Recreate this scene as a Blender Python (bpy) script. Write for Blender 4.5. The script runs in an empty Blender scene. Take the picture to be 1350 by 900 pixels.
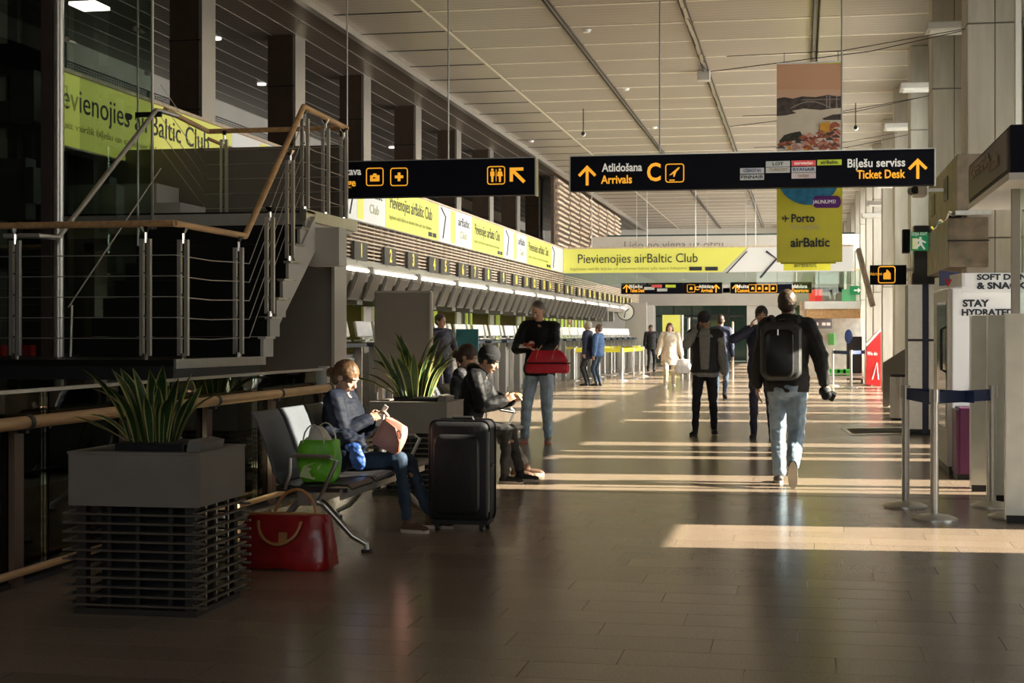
import bpy, bmesh, math, random
from mathutils import Vector as V, Matrix, Euler, noise
random.seed(7)
R = math.radians; PI = math.pi
C = bpy.context.scene.collection
sc = bpy.context.scene
# ---------------------------------------------------------------- camera, light, exposure
H = 1.38; F = 2000.0; VX = 1057.0; VY = 440.0
PSI = math.atan((VX-675)/F)
cam = bpy.data.cameras.new('camera'); camo = bpy.data.objects.new('camera', cam); C.objects.link(camo)
camo.location = (0, 0, H); camo.rotation_euler = (PI/2, 0, PSI)
cam.sensor_width = 36; cam.lens = F/1350*36; cam.shift_y = (VY-450)/1350.0; cam.clip_end = 400; cam.clip_start = 0.05
cam.dof.use_dof = False
sc.camera = camo
w = bpy.data.worlds.new('sky'); sc.world = w; w.use_nodes = True
nt = w.node_tree; bg = nt.nodes['Background']
SKY = 2.6
tc = nt.nodes.new('ShaderNodeTexCoord'); sp = nt.nodes.new('ShaderNodeSeparateXYZ'); cr = nt.nodes.new('ShaderNodeValToRGB')
nt.links.new(tc.outputs['Generated'], sp.inputs[0]); nt.links.new(sp.outputs[2], cr.inputs[0]); nt.links.new(cr.outputs[0], bg.inputs[0])
cr.color_ramp.elements[0].position = 0.0; cr.color_ramp.elements[0].color = (0.95, 0.90, 0.80, 1)
cr.color_ramp.elements[1].position = 0.6; cr.color_ramp.elements[1].color = (0.50, 0.66, 0.95, 1)
bg.inputs[1].default_value = SKY
ELEV = R(24)
sl = bpy.data.lights.new('sun', 'SUN'); sl.energy = 25.0; sl.angle = R(0.6); sl.color = (1.0, 0.88, 0.72)
so = bpy.data.objects.new('sun', sl); C.objects.link(so); so.location = (30, 10, 20)
sd = V((-8.16*math.cos(ELEV)/8.178, -0.54*math.cos(ELEV)/8.178, -math.sin(ELEV)))
so.rotation_euler = sd.to_track_quat('-Z', 'Y').to_euler()
vs = sc.view_settings; vs.view_transform = 'Standard'; vs.look = 'None'; vs.gamma = 1.0; vs.use_curve_mapping = False
vs.exposure = 0.35
sc.cycles.use_denoising = True
sc.cycles.max_bounces = 10; sc.cycles.diffuse_bounces = 5; sc.cycles.transparent_max_bounces = 24; sc.cycles.sample_clamp_indirect = 6
def daylight(y0, y1, z0, z1, L, x=3.3):
    a = bpy.data.lights.new('window_daylight', 'AREA'); a.shape = 'RECTANGLE'; a.size = y1-y0; a.size_y = z1-z0; a.energy = L*PI*(y1-y0)*(z1-z0); a.color = (1.0, .965, .94)
    o = bpy.data.objects.new('window_daylight', a); C.objects.link(o); o.location = (x, (y0+y1)/2, (z0+z1)/2); o.rotation_euler = (0, PI/2, 0); o.rotation_euler = Matrix(((0, 0, 1), (1, 0, 0), (0, 1, 0))).to_euler()
daylight(25, 46, 2.9, 5.6, 8); daylight(46, 73, 2.9, 5.6, 11); daylight(29, 73, .2, 2.5, 8)
def rear_fill():   # added soft fill lamp behind the camera, shining through a made-up window
    a = bpy.data.lights.new('rear_fill_lamp', 'AREA'); a.shape = 'RECTANGLE'; a.size = 5.5; a.size_y = 3.2; a.energy = REAR*PI*17.6; a.color = (1.0, .89, .77)
    o = bpy.data.objects.new('rear_fill_lamp', a); C.objects.link(o); o.location = (-.25, -5.4, 4.4); o.rotation_euler = (-PI/2, 0, PI)
    o.rotation_euler = V((0, 1, 0)).to_track_quat('-Z', 'Y').to_euler()
REAR = 1.75; rear_fill()
# ---------------------------------------------------------------- pixel <-> place
SP, CP = math.sin(PSI), math.cos(PSI)
def ray(px, py):
    u = (px-675)/F
    return (-SP+u*CP, CP+u*SP, (VY-py)/F)
def atY(px, py, Y): d = ray(px, py); t = Y/d[1]; return V((d[0]*t, Y, H+d[2]*t))
def atX(px, py, X): d = ray(px, py); t = X/d[0]; return V((X, d[1]*t, H+d[2]*t))
def atZ(px, py, Z=0.0): d = ray(px, py); t = (Z-H)/d[2]; return V((d[0]*t, d[1]*t, Z))
# ---------------------------------------------------------------- materials
MATS = {}
def mat(name, col, rough=.5, metal=0, var=.08, scale=6, bump=0, bscale=60, emit=0, coat=0, rand=0, stretch=None, spec=.5, space='Object', sheen=0):
    m = bpy.data.materials.new(name); m.use_nodes = True; n = m.node_tree.nodes; l = m.node_tree.links
    b = n['Principled BSDF']; b.inputs['Roughness'].default_value = rough; b.inputs['Metallic'].default_value = metal
    b.inputs['Specular IOR Level'].default_value = spec
    if coat: b.inputs['Coat Weight'].default_value = coat
    if sheen: b.inputs['Sheen Weight'].default_value = sheen
    t = n.new('ShaderNodeTexCoord'); mp = n.new('ShaderNodeMapping')
    if space == 'World':
        g = n.new('ShaderNodeNewGeometry'); l.new(g.outputs['Position'], mp.inputs[0])
    else: l.new(t.outputs['Object'], mp.inputs[0])
    if stretch: mp.inputs['Scale'].default_value = stretch
    no = n.new('ShaderNodeTexNoise'); no.inputs['Scale'].default_value = scale; no.inputs['Detail'].default_value = 4
    l.new(mp.outputs[0], no.inputs[0])
    r = n.new('ShaderNodeValToRGB'); e = r.color_ramp.elements
    e[0].position = .3; e[1].position = .7
    e[0].color = tuple(max(0, c*(1-var)) for c in col)+(1,); e[1].color = tuple(min(1, c*(1+var)) for c in col)+(1,)
    l.new(no.outputs[0], r.inputs[0]); out = r.outputs[0]
    if rand:
        oi = n.new('ShaderNodeObjectInfo'); mr = n.new('ShaderNodeMapRange'); mr.inputs[3].default_value = 1-rand; mr.inputs[4].default_value = 1+rand
        l.new(oi.outputs['Random'], mr.inputs[0]); mx = n.new('ShaderNodeVectorMath'); mx.operation = 'SCALE'
        l.new(out, mx.inputs[0]); l.new(mr.outputs[0], mx.inputs['Scale']); out = mx.outputs[0]
    l.new(out, b.inputs['Base Color'])
    if emit:
        l.new(out, b.inputs['Emission Color']); b.inputs['Emission Strength'].default_value = emit
    if bump:
        n2 = n.new('ShaderNodeTexNoise'); n2.inputs['Scale'].default_value = bscale; n2.inputs['Detail'].default_value = 5; l.new(mp.outputs[0], n2.inputs[0])
        bp = n.new('ShaderNodeBump'); bp.inputs['Strength'].default_value = bump; bp.inputs['Distance'].default_value = .01
        l.new(n2.outputs[0], bp.inputs['Height']); l.new(bp.outputs[0], b.inputs['Normal'])
    MATS[name] = m
    return m
def glassmat(name, tint, ior=1.5, extra=0.0):
    m = bpy.data.materials.new(name); m.use_nodes = True; n = m.node_tree.nodes; l = m.node_tree.links
    n.remove(n['Principled BSDF']); o = n['Material Output']
    t = n.new('ShaderNodeBsdfTransparent'); g = n.new('ShaderNodeBsdfGlossy'); f = n.new('ShaderNodeFresnel'); mx = n.new('ShaderNodeMixShader')
    no = n.new('ShaderNodeTexNoise'); no.inputs['Scale'].default_value = 3
    r = n.new('ShaderNodeValToRGB'); r.color_ramp.elements[0].color = tuple(c*.96 for c in tint)+(1,); r.color_ramp.elements[1].color = tuple(tint)+(1,)
    l.new(no.outputs[0], r.inputs[0]); l.new(r.outputs[0], t.inputs[0])
    g.inputs['Roughness'].default_value = .01; g.inputs[0].default_value = (.9, .95, .93, 1); f.inputs[0].default_value = ior
    ad = n.new('ShaderNodeMath'); ad.operation = 'ADD'; ad.inputs[1].default_value = extra; l.new(f.outputs[0], ad.inputs[0])
    l.new(ad.outputs[0], mx.inputs[0]); l.new(t.outputs[0], mx.inputs[1]); l.new(g.outputs[0], mx.inputs[2]); l.new(mx.outputs[0], o.inputs[0])
    return m
def linemat(name, col, dark, axis, period, width, rough, metal=0, spec=.5):
    """slatted finish: fine grooves every period metres along one world axis"""
    m = bpy.data.materials.new(name); m.use_nodes = True; n = m.node_tree.nodes; l = m.node_tree.links; b = n['Principled BSDF']
    b.inputs['Roughness'].default_value = rough; b.inputs['Metallic'].default_value = metal
    g = n.new('ShaderNodeNewGeometry'); s = n.new('ShaderNodeSeparateXYZ'); l.new(g.outputs['Position'], s.inputs[0])
    d = n.new('ShaderNodeMath'); d.operation = 'DIVIDE'; d.inputs[1].default_value = period; l.new(s.outputs[axis], d.inputs[0])
    fr = n.new('ShaderNodeMath'); fr.operation = 'FRACT'; l.new(d.outputs[0], fr.inputs[0])
    lt = n.new('ShaderNodeMath'); lt.operation = 'LESS_THAN'; lt.inputs[1].default_value = width/period; l.new(fr.outputs[0], lt.inputs[0])
    no = n.new('ShaderNodeTexNoise'); no.inputs['Scale'].default_value = .7; l.new(g.outputs['Position'], no.inputs[0])
    r = n.new('ShaderNodeValToRGB'); r.color_ramp.elements[0].color = tuple(c*.88 for c in col)+(1,); r.color_ramp.elements[1].color = tuple(c*1.08 for c in col)+(1,)
    l.new(no.outputs[0], r.inputs[0])
    mx = n.new('ShaderNodeMix'); mx.data_type = 'RGBA'; mx.inputs[7].default_value = tuple(dark)+(1,)
    l.new(lt.outputs[0], mx.inputs[0]); l.new(r.outputs[0], mx.inputs[6]); l.new(mx.outputs[2], b.inputs['Base Color'])
    return m
tile_m = mat('granite_tile', (.29, .218, .16), .22, 0, .16, 90, rand=.09, bump=.03, bscale=2.5, space='World')
groutm = mat('tile_grout', (.23, .18, .14), .6, space='World')
def floor_far():
    m = tile_m.copy(); m.name = 'granite_floor_far'; n = m.node_tree.nodes; l = m.node_tree.links; b = n['Principled BSDF']
    src = b.inputs['Base Color'].links[0].from_socket
    g = n.new('ShaderNodeNewGeometry'); br = n.new('ShaderNodeTexBrick'); l.new(g.outputs['Position'], br.inputs[0])
    br.inputs['Scale'].default_value = 1; br.inputs['Brick Width'].default_value = .9; br.inputs['Row Height'].default_value = .3; br.inputs['Mortar Size'].default_value = .004
    br.inputs['Color1'].default_value = (1, 1, 1, 1); br.inputs['Color2'].default_value = (.86, .86, .86, 1); br.inputs['Mortar'].default_value = (.5, .5, .5, 1)
    mx = n.new('ShaderNodeMix'); mx.data_type = 'RGBA'; mx.blend_type = 'MULTIPLY'; mx.inputs[0].default_value = 1
    l.new(src, mx.inputs[6]); l.new(br.outputs[0], mx.inputs[7]); l.new(mx.outputs[2], b.inputs['Base Color'])
    return m
floorf_m = floor_far()
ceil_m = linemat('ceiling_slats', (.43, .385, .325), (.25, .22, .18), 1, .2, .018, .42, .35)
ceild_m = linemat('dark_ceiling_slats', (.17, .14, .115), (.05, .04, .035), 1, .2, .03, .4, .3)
strip_m = mat('pale_rail_and_glint', (.9, .84, .72), .35, .2)  # pale rail colour, also painted in for light caught along ceiling joints
alu = mat('brushed_aluminium', (.62, .60, .57), .32, .9, .06, 30, stretch=(1, 1, .1))
steel = mat('stainless_steel', (.66, .63, .59), .36, .75, .05, 20)
chrome = mat('chrome', (.75, .73, .70), .12, 1, .03)
darksteel = mat('dark_steel', (.05, .05, .055), .4, .6)
blackm = mat('black_metal', (.015, .015, .017), .45, .3)
wood = mat('oak_handrail', (.62, .36, .17), .35, 0, .22, 5, stretch=(4, .6, 4), coat=.2)
woodd = mat('dark_oak', (.20, .11, .055), .45, 0, .2, 5)
latte = mat('pale_wood_slat', (.74, .60, .46), .5, 0, .15, 8, rand=.1)
granite = mat('black_granite', (.010, .0095, .0095), .4, 0, .7, 160, spec=.25)
greyp = mat('grey_panel', (.20, .185, .165), .5, 0, .06, 2)
greyl = mat('light_grey_panel', (.47, .44, .40), .45, 0, .05, 2)
taupe = mat('taupe_panel', (.17, .145, .12), .5, 0, .06, 2)
white = mat('white_paint', (.80, .78, .74), .5, 0, .03)
wallw = mat('far_wall_paint', (.62, .60, .56), .6, 0, .05, 1)
clad = mat('column_cladding', (.50, .455, .39), .5, 0, .10, 3, bump=.05, rand=.05)
pier_m = mat('window_pier_paint', (.40, .365, .31), .6)
darkwall = mat('dark_wall_paint', (.10, .085, .07), .7)
rustm = mat('stained_duct_metal', (.22, .17, .125), .5, .3, .35, 5)
navy = mat('sign_navy', (.003, .004, .012), .5, 0, .03, spec=.15)
orange = mat('sign_orange', (.95, .42, .03), .5, 0, .02, emit=.6)
signw = mat('sign_white', (.85, .82, .75), .5, 0, .02, emit=.3)
yellowl = mat('backlit_yellow', (.74, .73, .15), .5, 0, .03, 1, emit=.27)
whitel = mat('backlit_white', (.78, .78, .76), .5, 0, .02, 1, emit=.2)
yellow = mat('poster_yellow', (.84, .78, .06), .45, 0, .08, 2)
ink = mat('print_black', (.03, .035, .05), .6, 0, .02)
inkg = mat('print_grey', (.42, .44, .14), .6, 0, .02)
lime = mat('lime_panel', (.52, .66, .05), .5, 0, .05, emit=.15)
redp = mat('red_print', (.70, .03, .03), .4)
green = mat('exit_green', (.01, .20, .07), .4, emit=.4)
belt_m = mat('navy_belt', (.012, .03, .12), .7, 0, .1, 60)
yb_m = mat('yellow_belt', (.80, .72, .05), .6, 0, .1)
glass = glassmat('clear_glass', (.86, .92, .89))
glassd = glassmat('lift_glass', (.70, .78, .72), 1.6, .10)
glassw = glassmat('window_glass', (.95, .97, .96), 1.3)
leafg = mat('leaf_green', (.025, .065, .02), .38, 0, .45, 14, rand=.15, stretch=(1, 1, 3))
leafy = mat('leaf_yellow_margin', (.42, .40, .13), .4, 0, .15, 10, rand=.15)
soil = mat('soil', (.03, .02, .015), .9, bump=.6, bscale=50)
rubber = mat('rubber', (.02, .02, .02), .7)
lamp_m = mat('tube_lamp', (1, .93, .8), .5, 0, .01, emit=1.8)
# ---------------------------------------------------------------- mesh building
WORLD = {}
class MB:
    def __init__(s): s.v = []; s.f = []; s.mi = []; s.cur = 0
    def add(s, vs, fs):
        o = len(s.v); s.v += [tuple(v) for v in vs]; s.f += [tuple(i+o for i in f) for f in fs]; s.mi += [s.cur]*len(fs); return s
    def box(s, c, size, rz=0, rx=0, ry=0):
        m = Euler((rx, ry, rz)).to_matrix(); c = V(c); h = [x/2 for x in size]
        vs = [c+m@V((sx*h[0], sy*h[1], sz*h[2])) for sz in (-1, 1) for sy in (-1, 1) for sx in (-1, 1)]
        return s.add(vs, [(0,2,3,1),(4,5,7,6),(0,1,5,4),(2,6,7,3),(0,4,6,2),(1,3,7,5)])
    def bb(s, x0, x1, y0, y1, z0, z1): return s.box(((x0+x1)/2, (y0+y1)/2, (z0+z1)/2), (abs(x1-x0), abs(y1-y0), abs(z1-z0)))
    def prism(s, pts, d):
        """closed polygon of 3-D points pushed along vector d"""
        d = V(d); n = len(pts); p = [V(q) for q in pts]
        return s.add(p+[q+d for q in p], [tuple(range(n))[::-1], tuple(range(n, 2*n))]+[(i, (i+1) % n, n+(i+1) % n, n+i) for i in range(n)])
    def loft(s, rings, closed=False, caps=True):
        n = len(rings[0]); vs = [v for r in rings for v in r]; fs = []
        m = len(rings)
        for k in range(m if closed else m-1):
            a = k*n; b = ((k+1) % m)*n
            fs += [(a+i, a+(i+1) % n, b+(i+1) % n, b+i) for i in range(n)]
        if caps and not closed: fs += [tuple(range(n))[::-1], tuple(range((m-1)*n, m*n))]
        return s.add(vs, fs)
    def tube(s, pts, r, n=8, closed=False, caps=True, flat=1.0, up=None):
        pts = [V(p) for p in pts]; m = len(pts); rr = r if isinstance(r, (list, tuple)) else [r]*m; rings = []
        ref = V(up) if up else None
        for i, p in enumerate(pts):
            if closed: t = (pts[(i+1) % m]-pts[i-1])
            else: t = (pts[min(i+1, m-1)]-pts[max(i-1, 0)])
            t = t.normalized()
            if ref is None:
                ref = V((0, 0, 1)) if abs(t.z) < .9 else V((1, 0, 0))
            a = ref-t*ref.dot(t)
            if a.length < 1e-5: a = t.orthogonal()
            a.normalize(); b = t.cross(a)
            if up is None: ref = a
            rings.append([p+(b*math.cos(2*PI*k/n)+a*math.sin(2*PI*k/n)*flat)*rr[i] for k in range(n)])
        return s.loft(rings, closed, caps)
    def cyl(s, c, r, h, n=20, r2=None):
        c = V(c); r2 = r if r2 is None else r2
        return s.loft([[c+V((math.cos(2*PI*k/n)*q, math.sin(2*PI*k/n)*q, z)) for k in range(n)] for q, z in ((r, 0), (r2, h))])
    def lathe(s, c, prof, n=24):
        c = V(c); return s.loft([[c+V((math.cos(2*PI*k/n)*q, math.sin(2*PI*k/n)*q, z)) for k in range(n)] for q, z in prof])
    def ell(s, c, r, rot=None, nu=16, nv=10):
        c = V(c); m = rot if rot is not None else Matrix.Identity(3); vs = []; fs = []
        vs.append(c+m@V((0, 0, r[2])))
        for j in range(1, nv):
            ph = PI*j/nv
            for i in range(nu):
                th = 2*PI*i/nu; vs.append(c+m@V((r[0]*math.sin(ph)*math.cos(th), r[1]*math.sin(ph)*math.sin(th), r[2]*math.cos(ph))))
        vs.append(c+m@V((0, 0, -r[2]))); L = len(vs)-1
        for i in range(nu): fs.append((0, 1+i, 1+(i+1) % nu)); fs.append((L, L-nu+(i+1) % nu, L-nu+i))
        for j in range(nv-2):
            a = 1+j*nu; b = a+nu
            fs += [(a+i, b+i, b+(i+1) % nu, a+(i+1) % nu) for i in range(nu)]
        return s.add(vs, fs)
    def cap(s, p0, p1, r0, r1, flat=1.0, up=None, n=10):
        p0 = V(p0); p1 = V(p1); d = p1-p0; L = max(d.length, 1e-5); u = d/L; pts = []; rs = []
        for a in (0, 30, 60): pts.append(p0-u*r0*math.cos(R(a))*(flat if False else 1)); rs.append(max(r0*math.sin(R(a)), .002))
        pts.append(p0); rs.append(r0); pts.append(p1); rs.append(r1)
        for a in (60, 30, 0): pts.append(p1+u*r1*math.cos(R(a))); rs.append(max(r1*math.sin(R(a)), .002))
        return s.tube(pts, rs, n, flat=flat, up=up)
    def mesh(s, name, mats, smooth=False, off=None):
        me = bpy.data.meshes.new(name); vs = s.v if off is None else [(v[0]-off[0], v[1]-off[1], v[2]-off[2]) for v in s.v]
        me.from_pydata(vs, [], s.f); mats = mats if isinstance(mats, (list, tuple)) else [mats]
        for m in mats: me.materials.append(m)
        if len(mats) > 1: me.polygons.foreach_set('material_index', s.mi)
        if smooth:
            me.polygons.foreach_set('use_smooth', [True]*len(s.f))
        bm = bmesh.new(); bm.from_mesh(me); bmesh.ops.recalc_face_normals(bm, faces=bm.faces[:]); bm.to_mesh(me); bm.free()
        me.update(); return me
    def build(s, name, mats, parent=None, bevel=0, smooth=False, kind=None, label=None):
        off = None
        if parent is not None and parent.name in WORLD: off = WORLD[parent.name]
        me = s.mesh(name, mats, smooth, off)
        o = bpy.data.objects.new(name, me); C.objects.link(o)
        if parent is not None: o.parent = parent
        else:
            # a thing that is one mesh: put its origin at its base
            xs = [v[0] for v in s.v]; ys = [v[1] for v in s.v]; zs = [v[2] for v in s.v]
            c = V(((min(xs)+max(xs))/2, (min(ys)+max(ys))/2, min(zs))); me.transform(Matrix.Translation(-c)); o.location = c; WORLD[o.name] = c
        if parent is not None and off is None and parent.name in LOC2: pass
        if kind: o['kind'] = kind
        if label: o['label'] = label
        if bevel:
            b = o.modifiers.new('bevel', 'BEVEL'); b.width = bevel; b.segments = 2; b.limit_method = 'ANGLE'; b.angle_limit = R(40)
        if smooth:
            try: me.set_sharp_from_angle(angle=R(42))
            except Exception: pass
        if parent is not None and parent.name in WORLD: WORLD[o.name] = off
        return o
LOC2 = {}
def thing(name, label, cat, loc=(0,0,0), rz=0, group=None, local=False, kind=None):
    o = bpy.data.objects.new(name, None); C.objects.link(o); o.empty_display_size = .1
    o.location = loc; o.rotation_euler = (0, 0, rz)
    if label: o['label'] = label
    if cat: o['category'] = cat
    if group: o['group'] = group
    if kind: o['kind'] = kind
    if not local: WORLD[o.name] = V(loc)
    return o
def tag(o, label, cat, group=None):
    o['label'] = label; o['category'] = cat
    if group: o['group'] = group
    return o
def dup(root, loc=None, rz=None, label=None, group=None):
    def rec(o, par):
        c = o.copy(); C.objects.link(c)
        if par is not None: c.parent = par
        for ch in KIDS.get(o.name, None) or list(o.children): rec(ch, c)
        return c
    c = rec(root, None)
    if loc is not None: c.location = loc
    if rz is not None: c.rotation_euler = (0, 0, rz)
    if label: c['label'] = label
    if group: c['group'] = group
    return c
KIDS = {}
def inst(name, me, loc, parent=None, rot=(0,0,0), scale=(1,1,1), kind=None):
    """object sharing a mesh; loc in world unless parent is local"""
    o = bpy.data.objects.new(name, me); C.objects.link(o); o.rotation_euler = rot; o.scale = scale
    if parent is not None:
        o.parent = parent
        off = WORLD.get(parent.name, V((0,0,0))); o.location = V(loc)-off
    else: o.location = loc
    if kind: o['kind'] = kind
    return o
def struct(name, mb, m, parent=None, bevel=0):
    o = mb.build(name, m, parent, bevel)
    if parent is None: o['kind'] = 'structure'
    return o
UNIT = MB().box((0,0,0), (1,1,1))
def ubox(m):
    k = 'unit_'+m.name
    if k not in MATS: MATS[k] = UNIT.mesh('panel_mesh', m)
    return MATS[k]
def pbox(name, x0, x1, y0, y1, z0, z1, m, parent=None, rot=(0,0,0)):
    """cheap box piece that shares one unit mesh"""
    return inst(name, ubox(m), ((x0+x1)/2, (y0+y1)/2, (z0+z1)/2), parent, rot, (abs(x1-x0), abs(y1-y0), abs(z1-z0)))
def text(s, c, h, m, parent, rz=0, width=None, name='lettering', depth=.004, align='CENTER', bold=0.0, rx=PI/2, mirror=False):
    """lettering centred on c (or starting at c), cap height about h; rz=0 faces -Y, rz=90deg faces +X"""
    cu = bpy.data.curves.new('t', 'FONT'); cu.body = s; cu.size = h*1.38; cu.align_x = align; cu.align_y = 'CENTER'; cu.extrude = depth/2; cu.offset = bold*h; cu.resolution_u = 3
    o = bpy.data.objects.new('t', cu); C.objects.link(o); dg = bpy.context.evaluated_depsgraph_get(); me = bpy.data.meshes.new_from_object(o.evaluated_get(dg)); bpy.data.objects.remove(o); bpy.data.curves.remove(cu)
    me.name = name
    if width and len(me.vertices):
        xs = [v.co.x for v in me.vertices]; k = width/(max(xs)-min(xs)); me.transform(Matrix.Diagonal((k, 1, 1, 1)))
    me.transform(Euler((rx, 0, rz)).to_matrix().to_4x4()); me.materials.clear(); me.materials.append(m)
    off = WORLD.get(parent.name, V((0,0,0))) if parent is not None else V((0,0,0))
    q = bpy.data.objects.new(name, me); C.objects.link(q); q.parent = parent; q.location = V(c)-off
    return q
def flatp(pts, plane, m, parent, name, d=.004):
    """thin flat print from 2-D points on a plane function (u,v)->3D, pushed by normal d"""
    b = MB(); p = [V(plane(u, v)) for u, v in pts]
    nrm = (V(plane(1, 0))-V(plane(0, 0))).cross(V(plane(0, 1))-V(plane(0, 0))).normalized()
    b.prism(p, nrm*d); return b.build(name, m, parent)
NUMW = 'one two three four five six seven eight nine ten eleven twelve thirteen fourteen fifteen sixteen seventeen eighteen nineteen twenty'.split()
NUMW += ['twenty-'+w_ for w_ in NUMW[:9]]+['thirty']+['thirty-'+w_ for w_ in NUMW[:9]]+['forty', 'forty-one', 'forty-two', 'forty-three']
ORDW = 'first second third fourth fifth sixth seventh eighth ninth tenth eleventh twelfth thirteenth fourteenth fifteenth sixteenth seventeenth eighteenth nineteenth twentieth'.split()
ORDW += ['twenty-'+w_ for w_ in ORDW[:9]]+['thirtieth']+['thirty-'+w_ for w_ in ORDW[:9]]+['fortieth', 'forty-first', 'forty-second', 'forty-third']
def nth(i): return ORDW[i]
# ================================================================ the hall
CZ = 6.5; RX = 2.7; LX = -7.6
# floor: void for the basement stair on the left (X<-4.2, Y 2..13.1)
b = MB()
for x0, x1, y0, y1 in ((-4.2, 9, -5, 13.1), (-14, 9, 13.1, 76), (-14, -4.2, -5, 2)): b.bb(x0, x1, y0, y1, -.3, -.012 if y0 < 0 else -.0)
floor = struct('floor', b, floorf_m)
fl2 = MB(); fl2.bb(-4.19, 2.69, -4.9, 13.09, -.02, -.006); fl2.build('grout_bed', groutm, floor)
TY0 = 5.7
tm = MB().box((0,0,-.005), (.8965, .2965, .012)).mesh('tile_mesh', tile_m)
for j in range(25):
    y = TY0+.3*j+.15; off = (.37*j) % .9
    x = -4.2+off-.9
    while x < 2.69:
        a = max(x, -4.2); c = min(x+.9, 2.7)
        vis = True
        px = VX+F*0
        if c-a > .03:
            ang = math.atan2((a+c)/2, y)+PSI
            if abs(math.tan(ang)) < .37:
                inst('tile', tm, ((a+c)/2, y, 0), floor, (0,0,0), ((c-a)/.9, 1, 1))
            else:
                inst('tile', tm, ((a+c)/2, y, 0), floor, (0,0,0), ((c-a)/.9, 1, 1)) if abs(math.tan(ang)) < .45 else None
        x += .9
b = MB(); b.bb(-4.2, 2.7, -5, TY0, -.011, 0.001); b.bb(-4.2, 2.7, TY0+7.5, 13.1, -.011, .001); b.build('floor_surround', floorf_m, floor)
# basement
b = MB(); b.bb(-14, -4.2, 2, 13.1, -3.6, -3.5); struct('floor_basement', b, mat('basement_floor', (.12, .10, .085), .35))
b = MB(); b.bb(-4.2, -4.1, 2, 13.1, -3.5, -.3); b.bb(-14, -4.1, 13.1, 13.2, -3.5, -.3); b.bb(-14, -4.1, 1.9, 2, -3.5, -.3); struct('wall_basement', b, darkwall)
# ceiling
cb = MB(); cb.bb(-13, 9, -5, 76, CZ+.06, CZ+.3); ceiling = struct('ceiling', cb, darkwall)
XC = [-7.4, -5.88, -3.86, -1.82, .22, 2.25, 4.3]
near = MB(); far = MB()
def crow(Y, dst=None):
    for i in range(6):
        x0, x1 = XC[i]+.03, XC[i+1]-.03
        if dst is None: pbox('panel', x0, x1, Y+.02, Y+1.58, CZ, CZ+.05, ceil_m, ceiling)
        else: dst.bb(x0, x1, Y+.02, Y+1.58, CZ, CZ+.05)
for k in range(-3, 47):
    Y = 1.0+1.6*k
    if 12 <= k <= 28: crow(Y)
    else: crow(Y, far)
far.build('panel_field', ceil_m, ceiling, kind='stuff')
st = MB(); st2 = MB()
for k in range(-3, 47):
    Y = 1.0+1.6*k
    for i in range(1, 6): st.bb(XC[i]+.08, XC[i+1]-.08, Y-.028, Y+.028, CZ-.012, CZ+.02)
    st2.bb(XC[0], XC[1]-.05, Y-.02, Y+.02, CZ-.01, CZ+.02)
st.build('glint_strip', strip_m, ceiling, kind='stuff'); st2.build('dark_joint_strip', darksteel, ceiling, kind='stuff')  # bright strips added where the panel edges would catch light
def track(X, wd, m, name, drop=.04):
    o = MB().bb(X-wd/2, X+wd/2, -4, 75, CZ, CZ+.02).build(name, m, ceiling)
    if wd > .06:
        for q in (X-wd/2, X+wd/2-.015): MB().bb(q, q+.015, -4, 75, CZ-drop, CZ+.05).build('rail_flange', darksteel, ceiling)
    return o
track(XC[1], .05, strip_m, 'ceiling_rail'); track(XC[2], .09, alu, 'ceiling_rail'); track(XC[3], .11, alu, 'ceiling_rail'); track(XC[4], .14, MATS['grey_panel'], 'ceiling_rail'); track(XC[5], .1, alu, 'ceiling_rail')
b = MB(); b.bb(-7.5, -7.38, -4, 75, CZ-.12, CZ+.05); b.build('edge_trim', alu, ceiling)
b = MB()
for k in range(92): b.box((XC[3]+.01*(k % 3-1), 1+.8*k, CZ-.01), (.06, .78, .03), rz=.02*(k % 5-2))
b.build('cable_bundle', alu, ceiling, kind='stuff')
# dark slatted ceiling over the left aisle
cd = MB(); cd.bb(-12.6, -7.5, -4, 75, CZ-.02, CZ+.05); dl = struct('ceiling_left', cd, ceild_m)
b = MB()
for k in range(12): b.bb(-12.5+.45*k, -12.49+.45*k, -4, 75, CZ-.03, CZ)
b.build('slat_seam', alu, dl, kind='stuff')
# left outer wall: lower dark wall, light band and vent grilles
b = MB(); b.bb(-13, -12.6, -5, 76, -3.6, 5.75); wl = struct('wall_left', b, darkwall)
b = MB(); b.bb(-12.62, -12.5, -4, 75, 6.12, 6.52); b.build('light_band', greyl, wl)
b = MB(); b.bb(-12.62, -12.55, -4, 75, 5.7, 6.12); b.build('grille_back', blackm, wl)
for k in range(4):
    y0 = 21+3.4*k; g = MB()
    for i in range(9): g.bb(-12.55, -12.52, y0, y0+3.2, 5.72+.045*i, 5.735+.045*i)
    for i in range(33): g.bb(-12.55, -12.515, y0+.1*i, y0+.1*i+.03, 5.72, 6.1)
    g.build('vent_grille', greyl, wl)
# back of the hall behind the camera and sides
b = MB(); b.bb(-13, 9, -5.2, -5, -3.6, 2.8); b.bb(-13, 9, -5.2, -5, 6, 7); b.bb(-13, -3, -5.2, -5, 2.8, 6); b.bb(2.5, 9, -5.2, -5, 2.8, 6); struct('wall_behind', b, darkwall)
b = MB()
for i in range(5): b.bb(-3+1.36*i, -2.94+1.36*i, -5.15, -5.05, 2.8, 6)
o = struct('window_0', b, alu); MB().bb(-3, 2.5, -5.11, -5.1, 2.8, 6).build('pane', glassw, o)  # unseen window added as an opening for the rear fill lamp
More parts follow.
